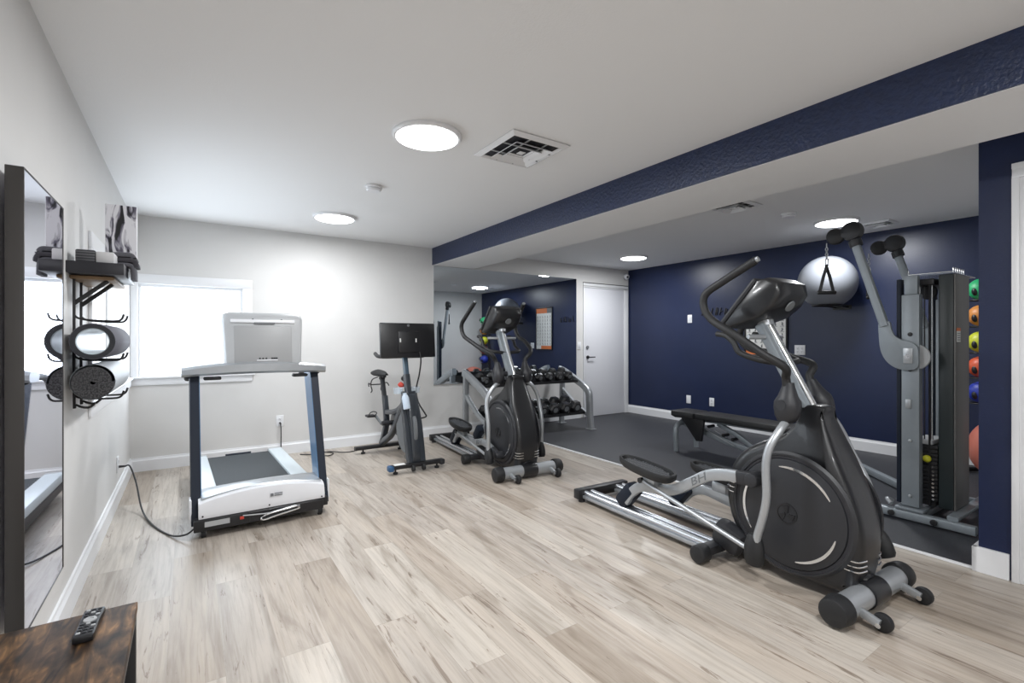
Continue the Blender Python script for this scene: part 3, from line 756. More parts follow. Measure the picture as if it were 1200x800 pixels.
# ------------------------------------------------------------------ treadmill
t = thing('treadmill', 'white and grey treadmill seen from its motor end below the window', 'treadmill', (.405, 3.43, 0), D(1.5))
b = B(); b.prism([(0, .045), (0, .105), (.02, .125), (.50, .125), (1.54, .115), (1.54, .06), (.45, .045)], 'x', -.355, .355, bev=.01); b.done('chassis', 'black', t)
b = B(); b.bx((-.385, .005, .060), (.385, .19, .118), bev=.008); b.done('front_skirt', 'black', t)
# motor hood: crowned across the width
rings = []
for i in range(17):
    x = -.36+.72*i/16; c_ = 1-(x/.36)**2; e = .985 if i in (0, 16) else 1
    zf = .205+.045*c_
    rings.append([V((x, .0, .118)), V((x, -.006, .150)), V((x, .012, zf*e)), V((x, .035, (zf+.014)*e)), V((x, .10, (zf+.022)*e)), V((x, .24, .232+.012*c_)), V((x, .36, .198)), V((x, .42, .172)), V((x, .42, .12))])
b = B(); b.loft(rings); hood = b.done('motor_hood', 'white', t, ang=30)
rings = []
for i in range(17):
    x = -.345+.69*i/16; c_ = 1-(x/.345)**2; zf = .205+.045*(1-(x/.36)**2)
    rings.append([V((x, .030, zf+.0125)), V((x, .036, zf+.020)), V((x, .10, zf+.027)), V((x, .24, .238+.012*c_)), V((x, .33, .211)), V((x, .33, .203)), V((x, .24, .229+.012*c_)), V((x, .10, zf+.018))])
b = B(); b.loft(rings); b.done('hood_top_cover', 'silver', hood)
b = B(); b.box((.035, -.0055, .196), (.018, .003, .018)); b.done('badge_mark', 'greyink', hood, flat=True)
for dz in (0, .012): B().box((.073, -.0050, .190+dz), (.048, .003, .006)).done('badge_lettering', 'greyink', hood, flat=True)
for x, z in ((.02, .135), (.34, .13), (-.34, .135)): B().cyl((x, -.004, z), (x, -.010, z), .005, n=10).done('screw', 'ink', hood)
for k in (-1, 1):
    B().bx((k*.295-.058, .40, .118), (k*.295+.058, 1.52, .185), bev=.012).done('side_rail', 'palerail', t)
    B().box((k*.295, 1.53, .145), (.12, .05, .085), bev=.015).done('rear_cap', 'lightgrey', t)
b = B(); b.bx((-.24, .39, .128), (.24, 1.50, .168)); b.cyl((-.24, 1.50, .148), (.24, 1.50, .148), .020); b.done('running_belt', 'belt', t)
B().cyl((-.10, 1.535, .165), (.10, 1.535, .165), .012).done('rear_roller_guard', 'darkslate', t)
for k in (-1, 1):
    b = B()
    def up(x0, x1, y0, y1):
        lo = [(x0, .03+y0), (x1, .03+y0), (x1, .03+y1), (x0, .03+y1)]; hi = [(x0-k*0, .335+y0), (x1, .335+y0), (x1, .335+y1*1.2), (x0, .335+y1*1.2)]
        return [[V((a, c, .075)) for a, c in lo], [V((a, c, .96)) for a, c in hi]]
    xa, xb = sorted((k*.345, k*.395))
    b.loft(up(xa, xb, 0, .17)); u = b.done('upright', 'darkslate', t, flat=True)
    b = B(); xi = k*.345; b.loft(up(min(xi, xi-k*.004), max(xi, xi-k*.004), .004, .166)); b.done('upright_blue_reflection', 'bluereflect', u, flat=True)  # thin blue sheet painting the reflection on the inner face
    b = B(); b.box((k*.399, .10, .16), (.012, .10, .13), bev=.005); b.done('upright_foot_cover', 'white', u)
# console beam (bowed) and handrails
def beam_ring(x, g=1.0):
    c_ = 1-(x/.44)**2; y0 = .30-.03*c_; z0 = .95+.012*c_; z1 = 1.008+.035*c_
    return [V((x, y0, z0)), V((x, y0-.022*g, z0+.015)), V((x, y0-.022*g, z1-.015)), V((x, y0+.005, z1)), V((x, y0+.16, z1-.004)), V((x, y0+.18, z1-.025)), V((x, y0+.16, z0))]
rings = [beam_ring(x, .6 if abs(x) > .43 else 1) for x in [-.44+.88*i/20 for i in range(21)]]
b = B(); b.loft(rings); cb = b.done('console_beam', 'silver', t)
for k in (-1, 1):
    B().box((k*.27, .335, .935), (.10, .06, .022), bev=.008).done('beam_recess_pad', 'charcoal2', cb)
    B().tube([(k*.40, .38, .955), (k*.405, .60, .965), (k*.40, .80, .945), (k*.395, .92, .90)], .021, k=5).done('handrail', 'softblack', t)
# console head: back of display
cx0 = .035
rings = []
for (z, hw_, y0, y1) in ((.975, .225, .285, .36), (1.01, .236, .272, .37), (1.10, .240, .280, .40), (1.20, .245, .292, .42), (1.29, .250, .306, .43), (1.335, .252, .315, .435), (1.365, .244, .335, .43), (1.377, .21, .352, .42)):
    ring = []
    cr = .03
    for sx, sy in ((-1, -1), (1, -1), (1, 1), (-1, 1)):
        for a in (0, 45, 90):
            aa = math.radians({(-1, -1): 180, (1, -1): 270, (1, 1): 0, (-1, 1): 90}[(sx, sy)]+a)
            ring.append(V((cx0+sx*(hw_-cr)+cr*math.cos(aa), (y0+cr if sy < 0 else y1-cr)+cr*math.sin(aa), z)))
    rings.append(ring)
b = B(); b.loft(rings); con = b.done('console', 'lightgrey', t, ang=40)
B().box((cx0-.005, .290, 1.15), (.36, .014, .27), rot=(-.105, 0, 0), bev=.006).done('back_cover', mat('mid_grey_plastic', (.33, .335, .34), .45), con)
B().box((cx0-.005, .306, 1.318), (.40, .012, .022), rot=(-.12, 0, 0), bev=.003).done('top_trim', 'white', con)
B().box((cx0+.0, .3015, 1.305), (.13, .006, .016), rot=(-.12, 0, 0), bev=.002).done('vent_slot', 'greyink', con)
for i, x in enumerate((-.042, -.022, -.002, .034, .050, .064)):
    w_ = .010 if i != 4 else .018
    B().box((cx0+x+.01, .2735, 1.062), (w_, .006, .010), rot=(-.12, 0, 0)).done('port', 'ink', con, flat=True)
B().box((cx0+.015, .2720, 1.050), (.13, .005, .006), rot=(-.12, 0, 0)).done('port_lip', 'white', con, flat=True)
for x, z in ((-.214, 1.10), (-.214, 1.24), (.214, 1.10), (.214, 1.24), (-.07, 1.33), (.11, 1.33)):
    y = .278+(z-1.0)*.12
    B().cyl((cx0+x, y+.012, z), (cx0+x, y-.004, z), .006, n=10).done('screw', 'ink', con)
B().box((cx0, .432, 1.19), (.40, .008, .24), rot=(-.1, 0, 0), bev=.003).done('display', 'ink', con)
# front underside details
for k in (-1, 1):
    b = B(); b.cyl((k*.335-.014, .03, .030), (k*.335+.014, .03, .030), .030, n=20, bev=.004); wh = b.done('transport_wheel', 'softblack', t)
    B().cyl((k*.335-.016, .03, .030), (k*.335+.016, .03, .030), .018, n=16).done('wheel_hub', 'lightgrey', wh)
B().bx((-.33, -.0165, .072), (-.20, -.012, .102)).done('rating_label', 'lightgrey', t, flat=True)
B().box((-.135, -.014, .088), (.022, .012, .016), bev=.002).done('power_switch', 'red', t)
B().bx((-.385, -.012, .045), (-.09, .02, .115), bev=.006).done('power_inlet_box', 'black', t)
hk = [(.0+.0, .0, .068), (.03, -.012, .085), (.14, -.012, .10), (.20, -.012, .103), (.215, -.012, .09), (.20, -.012, .082), (.08, -.012, .065), (.01, -.012, .052), (-.01, -.012, .062)]
B().tube([(x-.02, y-.01, z) for x, y, z in hk], .006, closed=True, k=4, n=8).done('storage_hook', 'chrome', t)
B().tube([(-.13, -.014, .10), (-.06, -.022, .095), (.02, -.02, .088), (.12, -.018, .092), (.20, -.01, .10)], .004, k=5, n=8).done('internal_cable', 'lightgrey', t)

def cord(name, label, pts, r=.0045, m='black', plugs=()):
    t = thing(name, label, 'cord', pts[0])
    o = V(pts[0])
    B().tube([V(p)-o for p in pts], r, k=7, n=8).done('cable', m, t)
    for p, d in plugs:
        B().cyl(V(p)-o, V(p)-o+V(d), .010, .007, n=12, bev=.002).done('plug', m, t)
    return t
cord('power_cable', 'black power cord looping from the left wall outlet to the treadmill', [(-.40, 4.575, .252), (-.365, 4.53, .256), (-.32, 4.40, .16), (-.27, 4.15, .03), (-.20, 3.85, .008), (-.10, 3.58, .008), (-.02, 3.45, .035), (.03, 3.425, .075)], .0055,
     plugs=[((-.443, 4.58, .252), (.05, -.004, 0))])
cord('power_cable', 'black power cord hanging from the back wall outlet', [(.78, YB-.055, .325), (.782, YB-.06, .27), (.785, YB-.045, .14), (.775, YB-.05, .03), (.70, YB-.10, .008), (.58, YB-.22, .008), (.50, YB-.30, .008)], .005,
     plugs=[((.78, YB-.012, .33), (0, -.05, -.004))])
cord('power_cable', 'tangled black cords on the floor between treadmill and exercise bike', [(.95, 5.36, .006), (1.05, 5.30, .006), (1.15, 5.36, .006), (1.25, 5.24, .006), (1.18, 5.14, .006), (1.10, 5.22, .010), (1.22, 5.30, .012), (1.36, 5.20, .006), (1.48, 5.22, .006), (1.58, 5.34, .006)], .005)

# ------------------------------------------------------------------ exercise bike
t = thing('exercise_bike', 'dark exercise bike with a large screen beside the treadmill', 'exercise bike', (1.715, 4.12, 0), D(0.5))
dk = 'darkslate'; dkb = mat('dark_bike_paint', (.03, .036, .045), .32, coat=.3)
f = B().tube([(-.235, 0, .062), (.235, 0, .062)], .02, smooth=False, sq=(.062, .036)).done('front_stabilizer', 'black', t)
B().box((-.245, 0, .055), (.05, .072, .05), bev=.012).done('end_cap', 'blueplastic', f)
B().box((.245, 0, .055), (.05, .072, .05), bev=.012).done('end_cap', 'charcoal2', f)
B().box((-.165, -.002, .0822), (.10, .05, .004)).done('label_sticker', 'paper', f, flat=True)
r_ = B().tube([(-.285, .93, .062), (.285, .93, .062)], .02, smooth=False, sq=(.062, .036)).done('rear_stabilizer', 'black', t)
for p in (f, r_):
    y = 0 if p is f else .93
    for k in (-1, 1):
        b = B(); b.cyl((k*.20, y, 0), (k*.20, y, .018), .022, n=14, bev=.004); b.cyl((k*.20, y, .018), (k*.20, y, .045), .008, n=8); b.done('levelling_foot', 'softblack', p)
for k in (-1, 1): B().cyl((k*.05-.012, -.045, .04), (k*.05+.012, -.045, .04), .028, n=18, bev=.004).done('transport_wheel', 'softblack', f)
# front fork blades around the flywheel
for k in (-1, 1):
    B().tube([(k*.052, .01, .08), (k*.056, .05, .22), (k*.056, .10, .40), (k*.050, .155, .56), (k*.030, .20, .70)], .02, k=4, sq=(.030, .075)).done('front_fork', dkb, t)
fw = B().lathe([(.225, -.018), (.230, -.012), (.230, .012), (.225, .018), (.17, .020), (.16, .008), (.04, .010), (.03, .034), (0, .036), ], (0, .235, .345), (1, 0, 0), n=56)
fw.lathe([(.17, -.020), (.16, -.008), (.04, -.010), (.03, -.034), (0, -.036)], (0, .235, .345), (1, 0, 0), n=56)
fwo = fw.done('flywheel', 'greyink', t)
b = B(); b.prism([(p.x, p.y) for p in catmull([(-.005, .09, 0), (.10, .065, 0), (.20, .09, 0), (.16, .16, 0), (.09, .34, 0), (.13, .52, 0), (.24, .60, 0), (.20, .66, 0), (.13, .68, 0), (.075, .56, 0), (.03, .36, 0)], 4, True)], 'x', -.042, .042, bev=.008); b.done('flywheel_shroud', dkb, t)
B().text('C', .05, Matrix.Translation((.0, -.0, .0)) @ Matrix.Translation((0, .012, .145)) @ Matrix.Rotation(PI/2+.35, 4, 'X'), .004).done('frame_emblem', 'lightgrey', t, flat=True)
# main frame
B().tube([(0, .22, .66), (0, .36, .52), (0, .52, .34), (0, .66, .22), (0, .80, .15), (0, .93, .085)], .02, k=5, sq=(.055, .062)).done('main_frame', dkb, t)
B().tube([(0, .30, .58), (0, .45, .50), (0, .62, .46), (0, .78, .44)], .02, k=5, sq=(.045, .050)).done('top_tube', dkb, t)
B().tube([(0, .84, .60), (0, .80, .44), (0, .80, .30), (0, .86, .18), (0, .93, .085)], .02, k=5, sq=(.050, .058)).done('seat_tube', dkb, t)
B().tube([(0, .835, .55), (0, .925, .80)], .02, smooth=False, sq=(.036, .046)).done('seat_post', 'charcoal2', t)
b = B(); b.tube([(0, .84, .805), (0, 1.01, .805)], .02, smooth=False, sq=(.032, .026)); b.box((0, .925, .79), (.055, .06, .05), bev=.01); b.done('seat_slider', 'black', t)
rings = []
for y, w_, z, h_ in ((.78, .018, .835, .012), (.82, .026, .838, .02), (.88, .034, .838, .028), (.95, .062, .838, .034), (1.01, .085, .840, .038), (1.05, .085, .845, .036), (1.075, .06, .85, .024)):
    rings.append([V((w_*math.cos(a), y, z+h_*math.sin(a)*(.7 if math.sin(a) > 0 else 1)-(.012*abs(math.cos(a))))) for a in [i*2*PI/16 for i in range(16)]])
b = B(); b.loft(rings); b.done('seat', 'softblack', t)
b = B()
for k in (-1, 1):
    b.tube([(k*.02, 1.0, .79), (k*.055, 1.07, .76), (k*.06, 1.11, .70), (k*.05, 1.10, .64), (k*.075, 1.06, .62)], .006, k=5, n=8)
    b.tube([(k*.06, 1.11, .70), (k*.10, 1.06, .72), (k*.11, 1.02, .69)], .006, k=4, n=8)
b.tube([(-.06, 1.11, .70), (.06, 1.11, .70)], .006, n=8); b.done('weight_holder', 'black', t)
# belt guard and cranks
b = B(); b.prism([(p.x, p.y) for p in catmull([(.18, .23, 0), (.18, .44, 0), (.40, .47, 0), (.72, .44, 0), (.80, .36, 0), (.76, .25, 0), (.5, .20, 0)], 4, True)], 'x', .045, .085, bev=.012); b.done('belt_guard', dkb, t)
B().cyl((-.09, .66, .345), (.11, .66, .345), .024, n=16).done('crank_axle', 'charcoal2', t)
for k, dy, dz in ((-1, .14, .065), (1, -.14, -.065)):
    c = B().tube([(k*.10, .66, .345), (k*.115, .66+dy, .345+dz)], .01, smooth=False, sq=(.014, .030)).done('crank_arm', 'greyink', t)
    b = B(); b.box((k*.165, .66+dy, .345+dz), (.085, .095, .022), bev=.006); pd = b.done('pedal', 'black', c)
    B().tube([(k*.165-.03, .66+dy-.05, .345+dz), (k*.165-.035, .66+dy-.09, .345+dz+.04), (k*.165, .66+dy-.09, .345+dz+.055), (k*.165+.035, .66+dy-.09, .345+dz+.04), (k*.165+.03, .66+dy-.05, .345+dz)], .005, k=4, n=8).done('toe_cage', 'black', pd)
# head tube, handlebar, monitor
B().tube([(0, .18, .62), (0, .245, .86)], .02, smooth=False, sq=(.050, .060)).done('head_tube', dkb, t)
B().tube([(0, .24, .84), (0, .285, 1.03)], .02, smooth=False, sq=(.038, .048)).done('handlebar_post', 'bluereflect' if False else mat('slate_blue_post', (.05, .085, .12), .35, coat=.3), t)
b = B(); b.cyl((0, .245, .80), (0, .30, .815), .012, n=12); b.cyl((0, .30, .815), (0, .33, .82), .024, n=16, bev=.005); b.done('height_lever', 'black', t)
B().cyl((-.01, .30, .74), (-.035, .335, .77), .025, n=18, bev=.007).done('resistance_knob', 'red', t)
for k in (-1, 1):
    b = B(); b.lathe([(.040, 0), (.046, .05), (.050, .055), (.046, .056), (.037, .004)], (k*.085, .235, .685), (0, 0, 1), n=24); b.box((k*.045, .235, .70), (.05, .03, .012), bev=.003); b.done('bottle_holder', 'clear', t)
hb = B(); hb.tube([(0, .285, 1.03), (0, .34, 1.04)], .02, smooth=False, sq=(.05, .03))
hb.tube([(-.215, .50, 1.055), (-.225, .40, 1.035), (-.20, .33, 1.03), (-.10, .315, 1.03), (.10, .315, 1.03), (.20, .33, 1.03), (.225, .40, 1.035), (.215, .50, 1.055)], .018, k=5)
hb.tube([(-.045, .33, 1.03), (-.05, .44, 1.06), (-.05, .55, 1.085)], .017, k=4); hb.tube([(.045, .33, 1.03), (.05, .44, 1.06), (.05, .55, 1.085)], .017, k=4)
hb.done('handlebar', 'softblack', t)
b = B(); b.tube([(0, .30, 1.04), (0, .265, 1.09), (0, .25, 1.16)], .02, k=4, sq=(.045, .02)); b.box((0, .235, 1.17), (.12, .012, .10), bev=.004); b.done('monitor_bracket', 'black', t)
b = B(); b.box((0, .205, 1.185), (.545, .030, .325), rot=(-.08, 0, 0), bev=.010); mo = b.done('monitor', mat('black_screen_back', (.012, .012, .014), .35), t)
B().box((0, .185, 1.17), (.21, .022, .20), rot=(-.08, 0, 0), bev=.008).done('monitor_back_housing', 'black', mo)
B().box((0, .222, 1.187), (.51, .004, .29), rot=(-.08, 0, 0)).done('display', 'ink', mo)
for k in (-1, 1): B().box((k*.078-.01, .1725, 1.185), (.011, .004, .036), rot=(-.08, 0, 0)).done('tag_sticker', 'paper', mo, flat=True)
B().lathe([(.012, 0), (.012, .004), (0, .005)], (0, .1985, 1.325), (0, -1, 0), n=14).done('top_button', 'greyink', mo)
B().tube([(.10, .18, 1.10), (.115, .17, 1.0), (.112, .20, .86), (.09, .22, .72), (.10, .20, .60), (.155, .17, .49), (.17, .17, .46), (.14, .18, .445), (.05, .19, .44)], .0075, k=6, n=8).done('monitor_cable', 'black', t)
t2 = thing('water_bottle', 'white water bottle standing in the front of the exercise bike', 'bottle', (1.655, 4.20, .555), 0)
b = B(); b.lathe([(.0, 0), (.030, .0), (.033, .01), (.033, .10), (.026, .125), (.018, .135), (.018, .15), (0, .15)], (0, 0, 0), (-.05, .3, 1), n=24); b.done('body', mat('pale_blue_translucent', (.62, .72, .84), .25), t2)
bpy.data.objects.remove(kids(t2)[0]) if False else None

# ------------------------------------------------------------------ dumbbell rack and dumbbells
LX, RXX = 2.86, 4.41
t = thing('dumbbell_rack', 'silver two-tier dumbbell rack under the wall mirror', 'rack', (0, 0, 0))
t.location = ((LX+RXX)/2, 5.0, .0); ox, oy = (LX+RXX)/2, 5.0
for k, X in ((-1, LX), (1, RXX)):
    x = X-ox; zf = 0.0 if X < 3.36 else .011
    fr = B().tube([(x, .36, .775), (x, .25, .745), (x, .05, .66), (x, -.14, .575), (x, -.235, .50), (x, -.255, .40), (x, -.265, .20), (x, -.285, zf+.008)], .02, k=5, sq=(.058, .088)).done('end_frame', 'silver', t)
    B().tube([(x, .30, .76), (x, .31, .40), (x, .32, zf+.008)], .02, smooth=False, sq=(.05, .07)).done('rear_post', 'silver', fr)
    B().tube([(x, .31, .50), (x, .02, .30), (x, -.24, .19)], .02, smooth=False, sq=(.044, .055)).done('side_brace', 'silver', fr)
    for y in (-.287, .322): B().box((x, y, zf+.004), (.10, .115, .008), bev=.003).done('foot_plate', 'silver', fr)
def tray(name, y0, z0, y1, z1):
    b = B(); xa, xb = LX-ox+.03, RXX-ox-.03
    prof = [(y0, z0+.035), (y0, z0), (y1, z1), (y1, z1+.04), (y1-.006, z1+.04), (y1-.006, z1+.008), (y0+.006, z0+.008), (y0+.006, z0+.035)]
    b.loft([[V((x, y, z)) for y, z in prof] for x in (xa, xb)]); return b.done(name, 'black', t, flat=True)
tray('upper_shelf', -.06, .615, .27, .715)
tray('lower_shelf', -.20, .205, .17, .285)
def dumbbell(loc, rx, L, rh, label, grp, m='hex'):
    t = thing('dumbbell', label, 'dumbbell', loc, 0, grp); t.rotation_euler = (rx, 0, 0)
    n = 6
    for k in (-1, 1):
        h0 = rh*1.25
        b = B(); prof = [(rh*.72, 0), (rh, rh*.22), (rh, h0-rh*.22), (rh*.72, h0)]
        rings = [[V((q*math.cos(PI*i/3), k*(L/2-h), q*math.sin(PI*i/3)+rh*.866)) for i in range(n)] for q, h in prof]
        b.loft(rings); hd = b.done('head', m, t, flat=True)
        B().lathe([(rh*.45, 0), (rh*.42, .002), (0, .0022)], (0, k*(L/2-.0005), rh*.866), (0, k, 0), n=18).done('head_cap', 'greyink', hd)
    b = B(); b.lathe([(.013, -L/2+rh), (.0145, -.03), (.017, 0), (.0145, .03), (.013, L/2-rh)], (0, 0, rh*.866), (0, 1, 0), n=16); b.done('handle', 'chrome', t)
    return t
sl_u, sl_l = math.atan2(.10, .33), math.atan2(.08, .37)
NU = 9
ordu = ['leftmost', 'second', 'third', 'fourth', 'fifth', 'sixth', 'seventh', 'eighth', 'rightmost']
for i in range(NU):
    x = LX+.115+i*.162; rh = .050+.0018*i; 
    lab = {0: 'small black hex dumbbell on the upper shelf, nearest its left end', NU-1: 'black hex dumbbell on the upper shelf, nearest its right end'}.get(i, ordu[i]+' black hex dumbbell from the left on the upper rack shelf')
    dumbbell((x, oy+.105, .665+.0095), sl_u, .205+.004*i, rh, lab, 'dumbbells on the upper shelf', 'hex')
NL = 8
for i in range(NL):
    x = LX+.125+i*.182; rh = .066+.0028*i
    lab = {0: 'large black hex dumbbell on the lower shelf, nearest its left end', NL-1: 'largest black hex dumbbell, at the right end of the lower shelf'}.get(i, ordu[i]+' black hex dumbbell from the left on the lower rack shelf')
    dumbbell((x, oy-.015, .245+.0095), sl_l, .29+.006*i, rh, lab, 'dumbbells on the lower shelf', 'hex')

# ------------------------------------------------------------------ weight bench
t = thing('weight_bench', 'black padded adjustable weight bench with grey frame near the navy wall', 'bench', (4.47, 3.33, .0), 0)
# local y negative = towards the camera end
b = B(); b.prism([(.05, .375), (.05, .430), (-.20, .432), (-.22, .42), (-.22, .372), (.0, .358)], 'x', -.145, .145, bev=.014); b.done('seat_pad', 'softblack', t)
b = B(); b.prism([(-.25, .375), (-.25, .432), (-1.22, .425), (-1.24, .415), (-1.24, .370)], 'x', -.15, .15, bev=.014); b.done('back_pad', 'softblack', t)
b = B(); b.tube([(0, -.02, .352), (0, -.30, .350), (0, -1.15, .352)], .02, smooth=False, sq=(.05, .03)); b.done('pad_support', 'steelgrey', t)
b = B(); b.prism([(-.06, .375), (-.34, .375), (-.31, .15), (-.25, .145), (-.17, .24)], 'x', -.125, -.095, bev=.004); b.done('adjustment_guard', 'black', t)
b = B(); b.tube([(0, .02, .30), (0, -.55, .165), (0, -1.25, .05)], .02, smooth=False, sq=(.055, .06)); b.done('main_beam', 'steelgrey', t)
B().tube([(-.17, -.045, .0), (-.17, -.035, .20), (-.14, -.03, .275), (-.06, -.02, .30), (.06, -.02, .30), (.14, -.03, .275), (.17, -.035, .20), (.17, -.045, .0)], .026, k=5, n=14).done('front_leg', 'steelgrey', t)
for k in (-1, 1):
    B().box((k*.17, -.045, .004), (.09, .09, .008), bev=.003).done('foot_plate', 'steelgrey', t)
    B().cyl((k*.045, -.30, .27), (k*.045, -.62, .15), .004, n=6).done('brace_rod', 'silver', t)
b = B(); b.tube([(-.25, -1.25, .035), (.25, -1.25, .035)], .02, smooth=False, sq=(.055, .06)); rl = b.done('rear_leg', 'steelgrey', t)
b = B(); b.tube([(0, -.42, .335), (0, -.62, .26), (0, -.85, .13)], .02, smooth=False, sq=(.04, .045)); b.done('adjustment_strut', 'steelgrey', t)
for y, z in ((-.34, .30), (-.50, .235), (-.60, .21)): B().cyl((-.045, y, z), (.045, y, z), .016, n=14).done('pivot_bolt', 'black', t)
for k in (-1, 1): B().cyl((k*.25, -1.25, .034), (k*.29, -1.25, .034), .034, n=18, bev=.006).done('rubber_foot', 'softblack', rl)

# ------------------------------------------------------------------ cable machine
t = thing('cable_machine', 'grey and black dual-arm cable machine beside the short navy wall', 'cable machine', (4.28, 1.16, .011), 0)
G = 'steelgrey'
xl, xr = -.33, .33       # uprights at X 3.95 and 4.61
for k, x in ((-1, xl), (1, xr)):
    u = B().bx((x-.035, -.035, .09), (x+.035, .06, 1.475), bev=.006).done('upright', G, t)
    B().bx((x-.024, -.022, 1.475), (x+.024, .048, 1.60), bev=.005).done('upright_insert', G, u)
    B().bx((x-.028, .064, .10), (x+.030, .088, 1.58), bev=.004).done('cable_channel', 'darkslate', u)
    for z, r__ in ((1.215, .013), (.985, .013), (.52, .010), (.16, .010)):
        B().cyl((x+k*.030, .012, z), (x+k*.044, .012, z), r__, n=16, bev=.003).done('bolt', 'black' if r__ > .011 else 'silver', u)
    B().box((x+k*.040, .02, .76), (.012, .03, .06), bev=.003).done('cable_hook', 'silver', u)
    # pivoting arm
    px = x+k*.055
    plate = []
    for y, z in ((-.035, 1.0), (-.04, 1.07), (-.035, 1.13), (.0, 1.165), (.05, 1.18), (.085, 1.205), (.105, 1.25), (.117, 1.30), (.173, 1.30), (.175, 1.21), (.165, 1.11), (.135, 1.04), (.085, .995), (.02, .98)):
        plate.append((y, z))
    pl2 = [(p.x, p.y) for p in catmull([(a, c, 0) for a, c in plate], 3, True)]
    lo, hi = sorted((px-.012, px+.012)); b = B(); b.prism(pl2, 'x', lo, hi, bev=.003); pt = b.done('arm_pivot_plate', G, t)
    B().box((px+k*.016, .012, 1.075), (.012, .05, .10), bev=.003).done('lock_plate', 'silver', pt)
    B().cyl((px+k*.02, .012, 1.07), (px+k*.034, .012, 1.07), .016, n=16).done('lock_pin', 'chrome', pt)
    B().lathe([(0, -.009), (.082, -.008), (.085, -.004), (.085, .004), (.082, .008), (0, .009)], (x+k*.018, -.005, 1.068), (1, 0, 0), n=40).done('indexing_disc', 'lightgrey', pt)
    am = B().tube([(px, .143, 1.27), (px, .315, 1.85)], .02, smooth=False, sq=(.050, .050), up=(0, 0, 1)).done('arm_tube', G, t)
    b = B(); b.lathe([(.038, 0), (.040, .01), (.040, .045), (.034, .05)], (px, .308, 1.835), (0, .29, .957), n=24); b.done('swivel_collar', 'charcoal2', am)
    c0 = V((px, .335, 1.945))
    ph = B(); ph.lathe([(.040, -.040), (.062, -.032), (.068, -.01), (.068, .01), (.062, .032), (.040, .040)], c0, (1, 0, .0), n=32)
    pl_ = ph.done('pulley_housing', 'charcoal2', t)
    ph = B(); ph.lathe([(.036, -.034), (.054, -.026), (.058, 0), (.054, .026), (.036, .034)], c0+V((-.015, .100, -.022)), (1, .2, 0), n=32); ph.done('pulley', 'softblack', t)
    B().box(c0+V((-.012, .045, -.012)), (.055, .08, .06), rot=(.3, 0, 0), bev=.01).done('pulley_bracket', 'charcoal2', t)
# base
bs = B().tube([(xl-.045, -.31, .035), (xl-.045, .36, .035)], .02, smooth=False, sq=(.055, .055)).done('base_side_tube', G, t)
for y in (-.12, .10): B().cyl((xl-.074, y, .035), (xl-.090, y, .035), .019, n=16, bev=.004).done('rubber_bumper', 'black', bs)
B().tube([(xr-.03, .10, .035), (xr+.02, .28, .035), (xr+.52, .80, .035)], .02, smooth=False, sq=(.055, .055)).done('base_splayed_leg', G, t)
B().tube([(xl-.04, -.20, .0755), (xr+.03, -.20, .0755)], .02, smooth=False, sq=(.055, .026)).done('base_cross_tube', G, t)
B().tube([(xl+.04, -.03, .035), (xr, -.03, .035)], .02, smooth=False, sq=(.045, .045)).done('base_cross_tube', G, t)
B().tube([(xr, -.28, .035), (xr, .10, .035)], .02, smooth=False, sq=(.05, .05)).done('base_side_tube', G, t)
for x in (xl, xr):
    B().box((x, .012, .075), (.13, .15, .018), bev=.005).done('upright_foot', G, t)
    b = B(); b.tube([(x-.045, .11, .085), (x-.02, .14, .105), (x+.01, .12, .09)], .014, k=4); b.done('floor_pulley', 'silver', t)
# weight tower with its shroud
b = B(); b.bx((-.25, -.175, .092), (.03, -.100, 1.60), bev=.006); tw = b.done('tower_shroud', mat('dark_teal_metal', (.020, .028, .030), .4), t)
b = B(); b.bx((-.248, -.186, .092), (.028, -.176, 1.598), bev=.002); b.done('tower_side_panel', mat('taupe_grey_metal', (.12, .115, .11), .45, metal=.2), tw)
B().bx((-.235, -.1885, 1.165), (-.165, -.1863, 1.235)).done('instruction_label', 'paper', tw, flat=True)
B().bx((-.235, -.1892, 1.235), (-.165, -.1863, 1.255)).done('label_header', 'orange', tw, flat=True)
for i in range(4): B().bx((-.228, -.1893, 1.176+i*.014), (-.172, -.1886, 1.181+i*.014)).done('label_text_line', 'greyink', tw, flat=True)
b = B(); b.bx((-.25, -.06, .092), (-.235, -.05, 1.58)); b.bx((-.235, -.085, .092), (-.03, .05, .12)); b.bx((-.255, -.08, 1.54), (.20, .05, 1.58), bev=.005); b.done('inner_frame', 'black', t)
st = B(); n_ = 14
for i in range(n_): st.bx((-.245, -.095, .125+i*.026), (-.02, .028, .125+i*.026+.023), bev=.002)
sk = st.done('weight_stack', 'black', t)
sk['kind'] = 'stuff' if False else 'thing'; del sk['kind']
for i in range(9): B().cyl((-.2455, -.072, .137+i*.026), (-.2475, -.072, .137+i*.026), .007, n=10).done('selector_hole_ring', 'chrome', sk)
B().box((-.13, -.02, .505), (.23, .10, .03), bev=.006).done('top_plate', 'lightgrey', sk)
sp = B().ball((-.285, -.052, .405), .023, 18, 10).done('selector_pin', 'yellow', t, label='yellow selector knob')
B().cyl((-.28, -.052, .405), (-.2, -.052, .405), .005, n=8).done('pin_shaft', 'chrome', sp)
for y in (-.055, .01): B().cyl((-.20, y, .12), (-.20, y, 1.56), .007, n=12).done('guide_rod', 'chrome', t)
B().cyl((-.215, -.02, .52), (-.215, -.02, 1.56), .004, n=8).done('lift_cable', 'black', t)
for z in (1.50,): B().lathe([(.045, -.012), (.05, 0), (.045, .012)], (-.14, -.02, z), (1, 0, 0), n=28).done('top_pulley', 'softblack', t)
b = B(); b.bx((-.27, -.18, 1.602), (.20, .06, 1.606)); tr_ = b.done('top_tray', 'clear', t)
